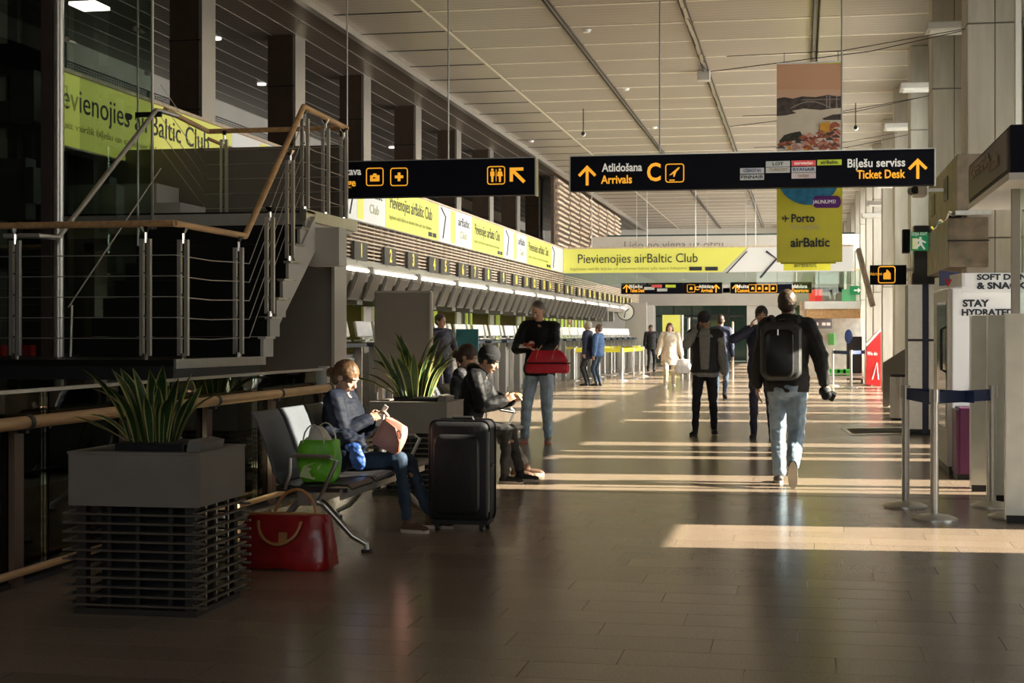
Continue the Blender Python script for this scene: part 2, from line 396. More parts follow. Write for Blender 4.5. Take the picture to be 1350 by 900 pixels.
# ---------------------------------------------------------------- right wall: piers, glazed openings, clerestory
OPN = [(10.05, 11.3, 1.75), (13.6, 14.15, 2.6), (14.28, 15.2, 2.6), (16.15, 16.5, 2.6), (16.85, 17.5, 2.6), (18.0, 18.22, 2.6), (18.9, 19.7, 2.6), (21.6, 22.0, 2.6), (24.3, 24.9, 2.6), (27, 27.5, 2.6),
       (29.4, 30.5, 2.6), (31.2, 31.8, 2.6), (32.6, 35.0, 2.6), (36, 38.6, 2.6), (40, 43, 2.6), (44.5, 48, 2.6), (50, 54, 2.6), (55.5, 59, 2.6), (61, 65, 2.6), (66.5, 72, 2.6)]
CLR = [(10.1, 12.2), (12.6, 14.8), (15.4, 18.2), (19.0, 22.8), (23.9, 27.3), (28.4, 32), (33, 36.6), (37.8, 42), (43, 47), (48, 53), (54, 59), (60, 65), (66, 72)]
wb = MB()
y = -5
for a, c, z in OPN:
    wb.bb(RX, RX+.35, y, a, 0, 2.6)
    if z < 2.6: wb.bb(RX, RX+.35, a, c, z, 2.6)
    y = c
wb.bb(RX, RX+.35, y, 76, 0, 2.6); wb.bb(RX, RX+.35, -5, 76, 2.6, 2.9); wb.bb(RX, RX+.35, -5, 76, 5.6, 7)
y = -5
for a, c in CLR: wb.bb(RX, RX+.35, y, a, 2.9, 5.6); y = c
wb.bb(RX, RX+.35, y, 76, 2.9, 5.6)
wr = struct('wall_right', wb, pier_m)
n = 0
for a, c, z in OPN+[(a, c, 5.6) for a, c in CLR]:
    z0 = 2.9 if z > 5 else .0; n += 1
    wf = MB(); t = .03
    wf.bb(RX+.12, RX+.18, a, a+t, z0, z); wf.bb(RX+.12, RX+.18, c-t, c, z0, z); wf.bb(RX+.12, RX+.18, a, c, z0, z0+t); wf.bb(RX+.12, RX+.18, a, c, z-t, z)
    o = struct('window_%d' % n, wf, alu); MB().bb(RX+.145, RX+.155, a+t, c-t, z0+t, z-t).build('pane', glassw, o)
# far end wall
FY = 74.0
b = MB(); b.bb(-13, 3.0, FY, FY+.3, 3.4, 7); b.bb(-13, -7.0, FY, FY+.3, 0, 3.4); b.bb(-2.6, -.6, FY-.05, FY+.25, 0, 3.4); b.bb(1.9, 3.0, FY, FY+.3, 0, 3.4)
we = struct('wall_back', b, wallw)
b = MB(); b.bb(-13, 3, FY-.4, FY, 2.75, 3.35); b.build('header_beam', greyl, we)
for k, (x0, x1) in enumerate(((-7, -2.6), (-.6, 1.9))):
    g = MB()
    m_ = 5 if k == 0 else 3
    for i in range(m_+1): xx = x0+(x1-x0)*i/m_; g.bb(xx-.04, xx+.04, FY+.1, FY+.2, 0, 2.8)
    g.bb(x0, x1, FY+.1, FY+.2, 2.2, 2.3)
    o = struct('door_%d' % (k+1), g, darksteel); MB().bb(x0, x1, FY+.14, FY+.15, 0, 2.8).build('pane', glass, o)
# vestibule beyond the far doors
b = MB(); b.bb(-9, 4, FY+5, FY+5.2, 0, 3.5); b.bb(-9, 4, FY, FY+5, 3.4, 3.6); b.bb(-9, 4, FY, FY+5, -.2, 0); struct('wall_vestibule', b, mat('vestibule_green_grey', (.09, .13, .11), .5))
# upper gallery behind the crossing banner
b = MB(); b.bb(-7.6, 2.7, 55.5, 55.7, 4.35, 4.95); gb = tag(b.build('gallery_parapet', white), 'white lettered parapet band behind the yellow crossing banner', 'parapet')
text('Lido no viena uz otru', (-4.6, 55.48, 4.62), .30, mat('print_soft_grey', (.35, .33, .30), .6), gb, 0, 3.6)
b = MB(); b.bb(-7.6, 2.7, 60, 60.3, 4.98, 5.3); tag(b.build('gallery_window_band', mat('teal_glass_band', (.05, .10, .10), .15)), 'dark teal glass strip high behind the far parapet', 'window')
# ---------------------------------------------------------------- clad columns along the right side
COLY = [18.4, 23.2, 27.8, 32.5, 37.2, 41.9, 46.6, 51.3, 56, 61, 66, 71]
def column(Y):
    t = thing('clad_column', 'beige panel-clad column on the window side', 'column', (1.9, Y, 0), 0, 'clad columns along the window side')
    MB().bb(1.915, 2.52, Y+.015, Y+.6, 0, CZ).build('column_core', taupe, t)
    for i in range(2):
        for j, (z0, z1) in enumerate(((0, 2.5), (2.5, 5.0), (5.0, CZ))):
            pbox('panel', 1.9+.31*i+.006, 1.9+.31*(i+1)-.006, Y, Y+.02, z0+.01, z1-.01, clad, t)
    for j, (z0, z1) in enumerate(((0, 2.5), (2.5, 5.0), (5.0, CZ))): pbox('side_panel', 1.893, 1.915, Y+.01, Y+.6, z0+.01, z1-.01, clad, t)
    return t
cols = [column(COLY[0])]
ordw = ['nearest', 'second', 'third', 'fourth', 'fifth', 'sixth', 'seventh', 'eighth', 'ninth', 'tenth', 'eleventh', 'farthest']
for Y in COLY[1:]: cols.append(dup(cols[0], (1.9, Y, 0)))
for o, wd in zip(cols, ordw): o['label'] = '%s beige panel-clad column of the row along the window side' % wd
b = MB(); b.bb(2.95, 3.0, 12, 18, 0, 6.4)
# box lights between the columns
def boxlight(p, wd):
    t = thing('box_light', wd, 'light', p, 0, 'white box lights bracketed between the columns')
    MB().box(p, (.6, .5, .10)).build('housing', greyl, t, .01)
    MB().box(p+V((0, 0, -.055)), (.5, .4, .012)).build('diffuser', mat('diffuser_%d' % round(p.y), (.6, .58, .53), .5), t)
    MB().bb(p.x+.3, RX, p.y-.03, p.y+.03, p.z-.03, p.z+.03).build('bracket', alu, t)
for i, (px, py) in enumerate(((1250, 37), (1210, 115), (1185, 167), (1172, 243), (1160, 268), (1151, 284))):
    boxlight(atX(px, py, 1.98-.02*i), ('%s white box light from the camera, bracketed between window-side columns' % ordw[i]))
# side mast against column at far right
g = MB().bb(2.36, 2.42, 17.8, 17.9, 0, CZ); tag(g.build('cable_conduit', white), 'white vertical conduit beside the nearest clad column', 'pipe')
# ---------------------------------------------------------------- brushed columns left
def lcol(Y):
    t = thing('steel_column', '', 'column', (-8.5, Y, 0))
    MB().bb(-8.97, -8.5, Y, Y+.5, 0, CZ).build('column_core', mat('bronze_cladding', (.16, .115, .085), .3, .7) if 'bronze_cladding' not in MATS else MATS['bronze_cladding'], t)
    MB().bb(-8.52, -8.47, Y-.01, Y+.5, 0, CZ).build('edge_plate', alu, t)
    for z in (3.4, 4.6, 5.6): MB().bb(-8.98, -8.49, Y-.012, Y, z, z+.015).build('joint', blackm, t)
    return t
lc0 = lcol(20.6)
lcs = [lc0]+[dup(lc0, (-8.5, 20.6+4.1*k, 0)) for k in range(1, 8)]
for i, o in enumerate(lcs): o['label'] = '%s bronze-clad column with bright steel edge behind the check-in banners' % ordw[i]; o['group'] = 'bronze columns behind the banners'
# lattice screen tower at the far left above the banners
t = thing('lattice_screen', 'tall pale wooden lattice screen above the far end of the banners', 'screen', (LX, 49, 4.2))
b = MB(); b.bb(LX-.3, LX-.2, 48, 66, 4.2, CZ-.03); b.build('backing', mat('brown_backing', (.12, .08, .055), .7), t)
for j in range(13):
    for i in range(14):
        pbox('slat', LX-.18, LX-.08-.03*(i % 2), 48.1+1.25*i+.3*(j % 2), 48.1+1.25*i+1.1+.3*(j % 2), 4.25+.17*j, 4.25+.17*j+.07, latte, t)
# ================================================================ check-in side (left)
# lattice wall under the banners
lw = thing('lattice_band', 'pale horizontal lattice band above the check-in numbers', 'screen', (LX, 20, 2.7))
MB().bb(LX-.35, LX-.25, 18, 72, 2.6, 3.34).build('backing', mat('lattice_backing_brown', (.16, .12, .09), .8), lw)  # plain brown backing behind the slats
rows = 9
for j in range(rows):
    for i in range(20): 
        y0 = 20+2.4*i; pbox('slat', LX-.06, LX, y0+.02, y0+2.38, 2.72+.068*j, 2.72+.068*j+.026, latte, lw)
up = MB()
for i in range(110): up.bb(LX-.09, LX-.065, 20+.48*i, 20+.48*i+.03, 2.68, 3.34)
up.build('lattice_uprights', latte, lw, kind='stuff')
b = MB()
for j in range(rows): b.bb(LX-.06, LX, 68, 72, 2.72+.068*j, 2.72+.068*j+.026)
b.build('far_slats', latte, lw, kind='stuff')
# backlit banner run
ban = thing('lightbox_banner', 'long backlit yellow and white banner above the check-in desks', 'banner', (LX, 34, 3.32))
BZ0, BZ1 = 3.34, 4.13
MB().bb(LX-.25, LX, 14, 48.6, BZ0, BZ1).build('lightbox_case', alu, ban)
MB().bb(LX-.27, LX+.03, 14, 48.6, BZ1, BZ1+.035).build('top_cap', latte, ban)
def by(px): return atX(px, 300, LX).y
# (start px, end px) of yellow fields read from the photo, converted to places on the wall
fx = LX+.004
segs = [(14.0, 19.5, 'y'), (19.5, 22.6, 'w'), (22.6, by(455), 'w'), (by(455), by(508), 'w'), (by(508), by(578), 'y'), (by(578), by(622), 'w'), (by(622), by(664), 'y'), (by(664), by(694), 'w'), (by(694), by(727), 'y'), (by(727), 48.6, 'w')]  # first yellow field stands in for a banner reflected in the lift glass
for a, c, k in segs: pbox('yellow_field' if k == 'y' else 'white_field', LX, fx+.004, a+.01, c-.01, BZ0+.02, BZ1-.01, yellowl if k == 'y' else whitel, ban)
zm = (BZ0+BZ1)/2; fx2 = LX+.012
for a, c, wd in ((by(508), by(578), 1), (by(622), by(664), 1), (by(694), by(727), 1), (14.0, 19.5, 1)):
    L = c-a
    text('Pievienojies airBaltic Club', (fx2, (a+c)/2-.04*L, zm+.12), .26, ink, ban, PI/2, L*.78)
    text('Iegūstiet vairāk biļešu un saņemiet balvas pēc katra lidojuma', (fx2, (a+c)/2-.05*L, zm-.16), .08, inkg, ban, PI/2, L*.78)
    for q in (.82, .91): MB().bb(fx2-.004, fx2, a+L*q-.04*L, a+L*q+.035*L, zm-.33, zm-.24).build('store_badge', ink, ban)
for a, c in ((by(468), by(508)), (by(592), by(622)), (by(676), by(694)), (20.5, 22.4)):
    L = c-a
    pbox('yellow_stripe', fx2-.004, fx2, a+.05*L, a+.25*L, BZ0+.05, BZ1-.03, yellowl, ban)
    text('airBaltic', (fx2, a+.62*L, zm+.17), .2, ink, ban, PI/2, L*.5); text('Club', (fx2, a+.6*L, zm-.12), .17, inkg, ban, PI/2, L*.3)
for px in (468, 588, 671, 731):
    y = by(px); b = MB(); b.tube([(fx2, y-.5, BZ1-.05), (fx2, y-.1, BZ1-.22), (fx2, y-.35, BZ0+.1)], .018, 5); b.build('phone_outline_print', ink, ban)
# soffit ledge, tube lights
led = thing('check_in_ledge', 'grey ledge running above the check-in desks', 'ledge', (LX, 40, 2.55))
MB().bb(LX-.4, LX+.02, 19, 71, 2.57, 2.68).build('ledge_rail', alu, led)
MB().bb(LX-.5, LX-.05, 19, 71, 2.30, 2.57).build('ledge_back', taupe, led)
ty = [19.2+3.4*i for i in range(15)]
tub = None
for i, y0 in enumerate(ty):
    if tub is None:
        tub = thing('tube_light', '', 'light', (LX+.06, y0, 2.5), 0, 'tube lights under the check-in ledge')
        MB().tube([(LX+.06, y0+.12, 2.49), (LX+.06, y0+3.28, 2.49)], .035, 8).build('tube', lamp_m, tub)
        MB().bb(LX, LX+.12, y0, y0+.12, 2.44, 2.57).build('end_cap', greyl, tub); MB().bb(LX-.02, LX+.03, y0, y0+3.4, 2.52, 2.57).build('reflector', greyl, tub); o = tub
    else: o = dup(tub, (LX+.06, y0, 2.5))
    o['label'] = '%s tube light from the stair along the ledge above the check-in desks' % nth(i)
# numbers 1..30
npx = [471, 510, 540, 568, 583, 606, 622, 640, 660, 677, 691, 701, 714, 722, 734, 745, 751, 761, 767, 775, 781, 788, 795, 801, 806, 811, 816, 820, 825, 830]
ny = [atX(p, 340, LX).y for p in npx]
numc = mat('number_plate', (.075, .07, .062), .5); numy = mat('number_yellow', (.90, .72, .12), .5, emit=.35)
for i, y in enumerate(ny):
    hw = .40 if i < 10 else min(.40, (ny[i]-ny[i-1])*.46)
    t = thing('desk_number', 'dark plate with yellow numeral %s above the check-in desks' % NUMW[i], 'sign', (LX+.04, y, 2.69), 0)
    MB().bb(LX+.03, LX+.07, y-hw, y+hw, 2.66, 2.98).build('plate', numc, t)
    text(str(i+1), (LX+.078, y, 2.82), .235, numy, t, PI/2, None, bold=.05)
    MB().bb(LX-.1, LX+.03, y-.1, y+.1, 2.62, 2.7).build('bracket', alu, t)
# desk back wall with lime panels
bw = struct('wall_check_in', MB().bb(LX-1.9, LX-1.75, 19, 72, 0, 2.6), taupe)
MB().bb(LX-1.9, LX-.05, 19, 72, 2.5, 2.6).build('soffit', greyp, bw)
y = 20.2; k = 0
while y < 66:
    pbox('lime_panel', LX-1.75, LX-1.70, y, y+.55, .9, 2.2, lime, bw); pbox('lime_panel', LX-1.75, LX-1.70, y+1.0, y+1.5, .9, 2.2, lime, bw)
    pbox('pale_panel', LX-1.75, LX-1.66, y+.62, y+.95, .3, 2.5, greyl, bw)
    pbox('fin', LX-1.75, LX-1.70, y+1.72, y+1.78, 0, 2.5, greyl, bw); y += 1.85
for i, px in enumerate((591, 674, 751)):
    q = atX(px, 421, LX-1.28); t = thing('wall_notice', 'small red pictogram notice on the check-in wall, %s from the stair' % ordw[i].replace('nearest', 'first'), 'sign', q)
    MB().box(q, (.02, .4, .4)).build('board', redp, t); MB().box(q+V((.012, 0, 0)), (.01, .12, .24)).build('pictogram', signw, t)
# hanging monitors
hs = thing('hanging_monitor', '', 'monitor', (LX+.1, 22, 2.5), 0, 'tilted monitors hanging over the check-in desks')
mm = MB(); mm.box((LX+.12, 22, 2.2), (.05, .62, .50), ry=R(22)); mm.build('monitor_case', mat('monitor_grey', (.13, .12, .105), .4), hs, .01)
MB().box((LX+.148, 22, 2.19), (.012, .56, .42), ry=R(22)).build('screen', mat('monitor_screen', (.05, .048, .045), .3), hs)
MB().tube([(LX+.0, 22, 2.56), (LX+.02, 22, 2.38)], .03, 8).build('hanger', alu, hs); MB().box((LX+.02, 22, 2.36), (.1, .16, .1)).build('joint_box', white, hs)
hys = [20.4+.92*i for i in range(42)]
for i, y in enumerate(hys):
    o = hs if i == 0 else dup(hs, (LX+.1, y, 2.5)); o.location.y = y
    o['label'] = '%s grey tilted monitor from the stair, hanging over the check-in desks' % nth(i)
for i in range(24):
    y = 20.2+1.85*i; o = MB().bb(LX-.75, LX-.1, y, y+.35, 1.9, 2.5).build('hanging_cabinet', greyp); tag(o, '%s grey box from the stair behind the hanging monitors' % nth(i), 'cabinet', 'grey boxes behind the hanging monitors')
# desks
DX = -7.0
def desk():
    t = thing('check_in_desk', '', 'desk', (DX, 20.5, 0), 0, 'check-in desks along the left wall')
    y = 20.5
    MB().bb(DX-.6, DX-.05, y, y+1.0, 0, 1.05).build('body', mat('desk_grey', (.34, .33, .32), .4), t)
    MB().bb(DX-.02, DX, y+.06, y+.46, .1, 1.0).build('front_panel', greyl, t); MB().bb(DX-.02, DX, y+.54, y+.94, .1, 1.0).build('front_panel', alu, t)
    MB().bb(DX-.7, DX+.15, y-.05, y+1.1, 1.17, 1.23).build('worktop', mat('worktop_blue', (.04, .055, .085), .35), t)
    for q in (y+.02, y+.98): MB().bb(DX-.04, DX+.1, q, q+.05, 0, 1.17).build('leg', alu, t)
    MB().bb(DX-.6, DX-.1, y+1.15, y+1.75, 0, .35).build('baggage_scale', darksteel, t)
    return t
d0 = desk()
for i in range(24):
    o = d0 if i == 0 else dup(d0, (DX, 20.5+1.85*i, 0))
    o['label'] = '%s check-in desk from the stair, grey with dark blue worktop' % nth(i)
mon = thing('desk_monitor', '', 'monitor', (DX-.3, 21, 1.23), 0, 'white monitors on the check-in desks')
mw = mat('monitor_white', (.80, .77, .72), .4)
MB().box((DX-.28, 21, 1.46), (.06, .40, .27), ry=R(-12), rz=R(-25)).build('case', mw, mon, .02); MB().box((DX-.3, 21, 1.27), (.2, .26, .03)).build('stand', mw, mon); MB().box((DX-.3, 21, 1.33), (.05, .08, .14)).build('neck', mw, mon)
for i in range(24):
    y = 21+1.85*i
    o = mon if i == 0 else dup(mon, (DX-.3, y, 1.23)); o['label'] = 'white monitor on the worktop of the %s check-in desk from the stair' % nth(i)
    o2 = dup(mon, (DX-.25, y+.62, 1.23), R(30)); o2['label'] = 'white monitor turned aside on the %s check-in desk from the stair' % nth(i); o2['group'] = 'turned monitors on the check-in desks'
# teal screen board on one desk
q = atX(616, 453, -6.5); t = thing('teal_board', 'teal screen board standing beside the first check-in desks', 'board', (q.x, q.y, 0))
MB().box((q.x, q.y, q.z), (.45, .05, .58)).build('board', mat('teal', (.02, .13, .15), .4), t); MB().cyl((q.x, q.y, 0), .03, q.z-.29, 10).build('post', alu, t); MB().cyl((q.x, q.y, 0), .2, .02, 20).build('base', alu, t)
# end wall with clock, at the end of the desks
b = MB(); b.bb(-9.5, -6.9, 72, 72.2, 0, 2.75); o = struct('wall_check_in_end', b, wallw)
q = atY(825, 411, 66); t = thing('wall_clock', 'round white clock on the grey wall past the last desk', 'clock', q)
def disc(c, r, d=.04, n=24): return MB().tube([V(c), V(c)+V((0, -d, 0))], r, n)
disc(q, .38, .1).build('clock_rim', darksteel, t); disc(q+V((0, -.1, 0)), .34, .02).build('clock_face', white, t)
for a, L in ((50, .2), (190, .27)): MB().tube([q+V((0, -.13, 0)), q+V((L*math.sin(R(a)), -.13, L*math.cos(R(a))))], .02, 5).build('hand', blackm, t)
b = MB(); b.bb(-7.6, q.x+.9, 66.12, 66.3, 0, 2.75); struct('wall_clock_side', b, greyl)
# ================================================================ queue barriers with yellow belts
post0 = None
def qpost(x, y, lab, grp, m=steel, h=.97):
    global post0
    if post0 is None:
        post0 = thing('belt_post', lab, 'barrier post', (x, y, 0), 0, grp)
        MB().lathe((x, y, 0), [(.02, 0), (.17, .0), (.17, .015), (.12, .035), (.03, .05)], 24).build('base', m, post0, smooth=True)
        MB().cyl((x, y, .04), .03, h-.12, 12).build('pole', m, post0, smooth=True); MB().cyl((x, y, h-.10), .038, .10, 12).build('belt_head', alu, post0, smooth=True)
        return post0
    return dup(post0, (x, y, 0), 0, lab, grp)
rowsP = []
for (px, py) in ((757, 502), (773, 499), (790, 497), (806, 495), (820, 502), (835, 499), (848, 496), (786, 495), (797, 494), (810, 493), (822, 493), (833, 492), (843, 491)):
    p = atZ(px, py); rowsP.append(p); qpost(p.x, p.y, '%s steel belt post of the yellow queue barrier, counted back row after front row' % nth(len(rowsP)-1), 'belt posts of the yellow queue barrier')
BL = ['back yellow belt', 'front right yellow belt', 'yellow belt of the second row', 'short yellow belt of the second row at right', 'leftmost yellow cross belt', 'rightmost yellow cross belt']
for ib_, idx in enumerate(((0, 1, 2, 3), (4, 5, 6), (7, 8, 9, 10), (11, 12), (0, 4), (10, 6))):
    t = thing('yellow_belt', BL[ib_]+' of the queue barrier', 'belt', rowsP[idx[0]], 0, 'yellow queue belts')
    for a, c in zip(idx, idx[1:]):
        pa, pc = rowsP[a], rowsP[c]; MB().prism([(pa.x, pa.y, .84), (pc.x, pc.y, .84), (pc.x, pc.y, .96), (pa.x, pa.y, .96)], (0, .01, 0)).build('belt', yb_m, t)
# grey free-standing barriers near px 730-760
for k, (px, py) in enumerate(((679, 506), (695, 505), (747, 500))):
    p = atZ(px, py); t = thing('queue_gate', 'low steel queue gate beside the desks, %s from the left' % ordw[k].replace('nearest', 'first'), 'gate', p)
    MB().tube([p+V((-.3, 0, 0)), p+V((-.3, 0, 1.0)), p+V((.3, 0, 1.0)), p+V((.3, 0, 0))], .025, 8).build('frame', steel, t); MB().bb(p.x-.27, p.x+.27, p.y-.01, p.y+.01, .92, .98).build('top_band', yb_m, t)
# ================================================================ crossing banner
cbn = thing('crossing_banner', 'wide yellow banner hung across the hall over the far walkway', 'banner', (-3, 48.6, 3.32))
MB().bb(LX, 1.6, 48.62, 48.8, 3.34, 4.13).build('case', white, cbn)
X1 = atY(985, 340, 48.6).x; X0 = LX+.02
def P48(u, v): return (u, 48.61, v)
b = MB(); b.prism([(X0, 48.62, 3.35), (atY(952, 340, 48.6).x, 48.62, 3.35), (X1, 48.62, 4.12), (X0, 48.62, 4.12)], (0, -.02, 0)); b.build('yellow_field', yellowl, cbn)
b = MB(); b.prism([(atY(955, 340, 48.6).x, 48.62, 3.35), (1.58, 48.62, 3.35), (1.58, 48.62, 4.12), (X1+.05, 48.62, 4.12)], (0, -.02, 0)); b.build('white_field', whitel, cbn)
MB().bb(LX, 1.6, 48.56, 48.8, 4.13, 4.17).build('top_cap', latte, cbn)
p = atY(840, 341, 48.58); text('Pievienojies airBaltic Club', p, .30, ink, cbn, 0, 3.85)
p = atY(828, 354, 48.58); text('Iegūstiet vairāk biļešu un saņemiet balvas pēc katra lidojuma', p, .09, inkg, cbn, 0, 3.75)
for px in (917, 938): q = atY(px, 354, 48.58); MB().box(q, (.4, .02, .12)).build('store_badge', ink, cbn)
MB().tube([atY(1010, 331, 48.57), atY(1024, 341, 48.57), atY(1002, 366, 48.57)], .035, 6).build('phone_outline_print', ink, cbn)
b = MB(); b.tube([atY(985, 331, 48.57), atY(958, 360, 48.57)], .02, 6); b.build('edge_line_print', ink, cbn)
for px in (853, 917, 996, 780): q = atY(px, 328, 48.7); MB().tube([(q.x, 48.7, 4.15), (q.x, 48.7, CZ)], .012, 6).build('hanging_rod', alu, cbn)
b = MB(); b.bb(LX, 1.6, 48.7, 48.74, 2.95, 3.34); tag(b.build('smoke_curtain', glass), 'clear glass apron below the yellow crossing banner', 'glass panel')
# ================================================================ signs
def frame_icon(c, s, parent, m=orange):
    """rounded square outline icon on a -Y face"""
    pts = []
    for cx, cz, a0 in ((1, 1, 0), (-1, 1, 90), (-1, -1, 180), (1, -1, 270)):
        for k in range(4):
            a = R(a0+30*k); pts.append(V(c)+V(((cx*.34+.12*math.cos(a))*s, 0, (cz*.34+.12*math.sin(a))*s)))
    MB().tube(pts, s*.028, 5, closed=True).build('icon_frame', m, parent)
def polyf(c, s, pts, parent, m=orange, name='icon', d=.01):
    MB().prism([V(c)+V((x*s, 0, z*s)) for x, z in pts], (0, d, 0)).build(name, m, parent)
def arrow(c, s, parent, ang=0, name='arrow'):
    pts = []
    base = [(-.07, -.5), (.07, -.5), (.07, .22), (.36, -.07), (.46, .03), (0, .5), (-.46, .03), (-.36, -.07), (-.07, .22)]
    ca, sa = math.cos(R(ang)), math.sin(R(ang)); polyf(c, s, [(x*ca-z*sa, x*sa+z*ca) for x, z in base], parent, orange, name)
def man_icon(c, s, parent, skirt=False):
    MB().tube([V(c)+V((0, 0, .38*s)), V(c)+V((0, .01, .38*s))], .09*s, 10).build('icon', orange, parent)
    polyf(c, s, [(-.14, .27), (.14, .27), (.2 if skirt else .14, -.05), (.08, -.05), (.06, -.45), (-.06, -.45), (-.08, -.05), (-.2 if skirt else -.14, -.05)], parent)
SY = 17.2
def hang_sign(name, lab, x0, x1, z0, z1, Y, rods, d=.16):
    t = thing(name, lab, 'sign', ((x0+x1)/2, Y, z0))
    MB().bb(x0, x1, Y, Y+d, z0, z1).build('panel', navy, t, .004); MB().bb(x0-.015, x0, Y, Y+d, z0-.01, z1+.01).build('end_cap', alu, t); MB().bb(x1, x1+.015, Y, Y+d, z0-.01, z1+.01).build('end_cap', alu, t)
    MB().bb(x0, x1, Y+.01, Y+d, z1, z1+.012).build('top_rail', alu, t)
    for x in rods: MB().tube([(x, Y+d/2, z1), (x, Y+d/2, CZ)], .009, 8).build('hanging_rod', alu, t)
    return t
pa = atY(752, 252, SY); pb = atY(1232, 200, SY); Z0 = pa.z; Z1 = atY(1000, 201, SY).z
s1 = hang_sign('arrivals_sign', 'black hanging sign with arrivals and ticket desk lettering', pa.x, pb.x, Z0, Z1, SY, (atY(869, 100, SY).x, atY(1110, 100, SY).x))
f = SY-.006
def SP1(px, py): return atY(px, py, f)
arrow(SP1(774, 231), .23, s1); text('Atlidošana', SP1(820, 221), .095, signw, s1, 0, .46, bold=.028); text('Arrivals', SP1(813, 237), .095, orange, s1, 0, .355, bold=.028)
text('C', SP1(862, 228), .205, orange, s1, 0, .155, bold=.03); frame_icon(SP1(889.5, 228), .22, s1)
polyf(SP1(889.5, 228), .2, [(-.32, -.12), (.18, .30), (.28, .33), (.25, .24), (.08, .06), (-.02, -.22), (-.08, -.2), (-.06, -.02), (-.2, -.1)], s1); polyf(SP1(889.5, 238), .2, [(-.3, 0), (0, 0), (0, .06), (-.3, .06)], s1)
text('Biļešu serviss', SP1(1155, 215), .095, signw, s1, 0, .62, bold=.028); text('Ticket Desk', SP1(1161, 230), .095, orange, s1, 0, .52, bold=.028); arrow(SP1(1210, 222), .225, s1)
pk = mat('plate_red', (.75, .10, .10), .5, emit=.2); gp = mat('plate_grey', (.55, .55, .52), .5, emit=.2); lp = mat('plate_lime', (.55, .65, .05), .5, emit=.2); pinkp = mat('plate_pinkish', (.62, .50, .50), .5, emit=.2)
blu = mat('logo_blue', (.03, .05, .3), .5); gld = mat('logo_gold', (.55, .42, .2), .5)
for (px, py, m, tx, tm, wd) in ((991.5, 225, gp, 'UZBEKISTAN', blu, .2), (991.5, 233.5, gp, 'FINNAIR', ink, .25), (1025.5, 216, gp, 'LOT', ink, .12), (1025.5, 224, gp, 'TURKISH', gld, .2), (1059.5, 215, pk, 'norwegian', signw, .2), (1059.5, 223.5, gp, 'RYANAIR', blu, .24), (1059.5, 231.5, pinkp, 'wizz', gld, .12), (1093.5, 214, lp, 'airBaltic', ink, .19)):
    q = SP1(px, py); MB().box(q, (.265, .008, .062)).build('airline_plate', m, s1); text(tx, q+V((0, -.008, 0)), .036, tm, s1, 0, wd, bold=.028)
# second sign, behind the stair landing
pa = atY(425, 252, SY); pb = atY(705, 256, SY); s2 = hang_sign('baggage_sign', 'black hanging sign with suitcase, first aid and toilet symbols', pa.x, pb.x, atY(700, 256.5, SY).z, atY(700, 208, SY).z, SY, (atY(589, 100, SY).x, atY(455, 100, SY).x))
text('Bagāžas glabātava', SP1(476, 226), .09, signw, s2, 0, .80, bold=.028, align='RIGHT'); text('Left luggage', SP1(469, 241), .09, orange, s2, 0, .52, bold=.028, align='RIGHT')
for px in (494, 526): frame_icon(SP1(px, 233), .22, s2)
polyf(SP1(494, 234), .2, [(-.28, -.22), (.28, -.22), (.28, .14), (.1, .14), (.1, .24), (-.1, .24), (-.1, .14), (-.28, .14)], s2); polyf(SP1(526, 233), .2, [(-.08, -.25), (.08, -.25), (.08, -.08), (.25, -.08), (.25, .08), (.08, .08), (.08, .25), (-.08, .25), (-.08, .08), (-.25, .08), (-.25, -.08), (-.08, -.08)], s2)
polyf(atY(494, 234, f-.006), .2, [(-.1, -.08), (.12, .0), (-.1, .03)], s2, navy)
frame_icon(SP1(654, 231), .22, s2); man_icon(SP1(649, 231), .17, s2); man_icon(SP1(659, 231), .17, s2, True); polyf(SP1(654, 231), .2, [(-.015, -.35), (.015, -.35), (.015, .35), (-.015, .35)], s2)
polyf(SP1(682, 231), .2, [(-.45, .45), (.35, .45), (.35, .27), (-.12, .27), (.48, -.32), (.34, -.46), (-.26, .13), (-.26, -.35), (-.45, -.35)], s2, orange, 'arrow')
# far signs
def far_sign(x0, x1, name, lab, items, Y=52.0):
    t = hang_sign(name, lab, atY(x0, 380, Y).x, atY(x1, 380, Y).x, atY(900, 387, Y).z, atY(900, 372.5, Y).z, Y, (atY(x0+20, 380, Y).x, atY(x1-20, 380, Y).x), .2)
    for k in items:
        if k[0] == 'a': arrow(atY(k[1], 380, Y-.01), .28, t)
        elif k[0] == 'i': frame_icon(atY(k[1], 380, Y-.01), .28, t); polyf(atY(k[1], 380, Y-.01), .2, [(-.25, -.2), (.25, -.2), (.2, .2), (-.1, .25)], t)
        elif k[0] == 't': text(k[3], atY(k[1], k[2], Y-.01), .12, k[4], t, 0, k[5], bold=.03)
        else: MB().box(atY(k[1], k[2], Y-.01), (.35, .01, .1)).build('airline_plate', k[3], t)
    return t
far_sign(819, 952, 'far_arrivals_sign', 'black sign under the crossing banner, left of the far pair', [('a', 826), ('t', 838, 377.5, 'Biļešu', signw, .45), ('t', 840, 383, 'Ticket Desk', orange, .5), ('p', 856, 380, gp), ('p', 866, 377, pk), ('p', 873, 382, gp), ('p', 884, 377, lp), ('i', 911), ('t', 919, 380, 'C', orange, .16), ('t', 931, 377.5, 'Atlidošana', signw, .5), ('t', 932, 383, 'Arrivals', orange, .4), ('a', 944)])
far_sign(963, 1070, 'far_customs_sign', 'black sign under the crossing banner, right of the far pair', [('a', 970), ('t', 979, 377.5, 'Muita', signw, .4), ('t', 980, 383, 'Customs', orange, .4), ('i', 992), ('i', 1001), ('i', 1010), ('i', 1019), ('t', 1054, 377.5, 'Izlidošana', signw, .5), ('t', 1055, 383, 'Departures', orange, .55)])
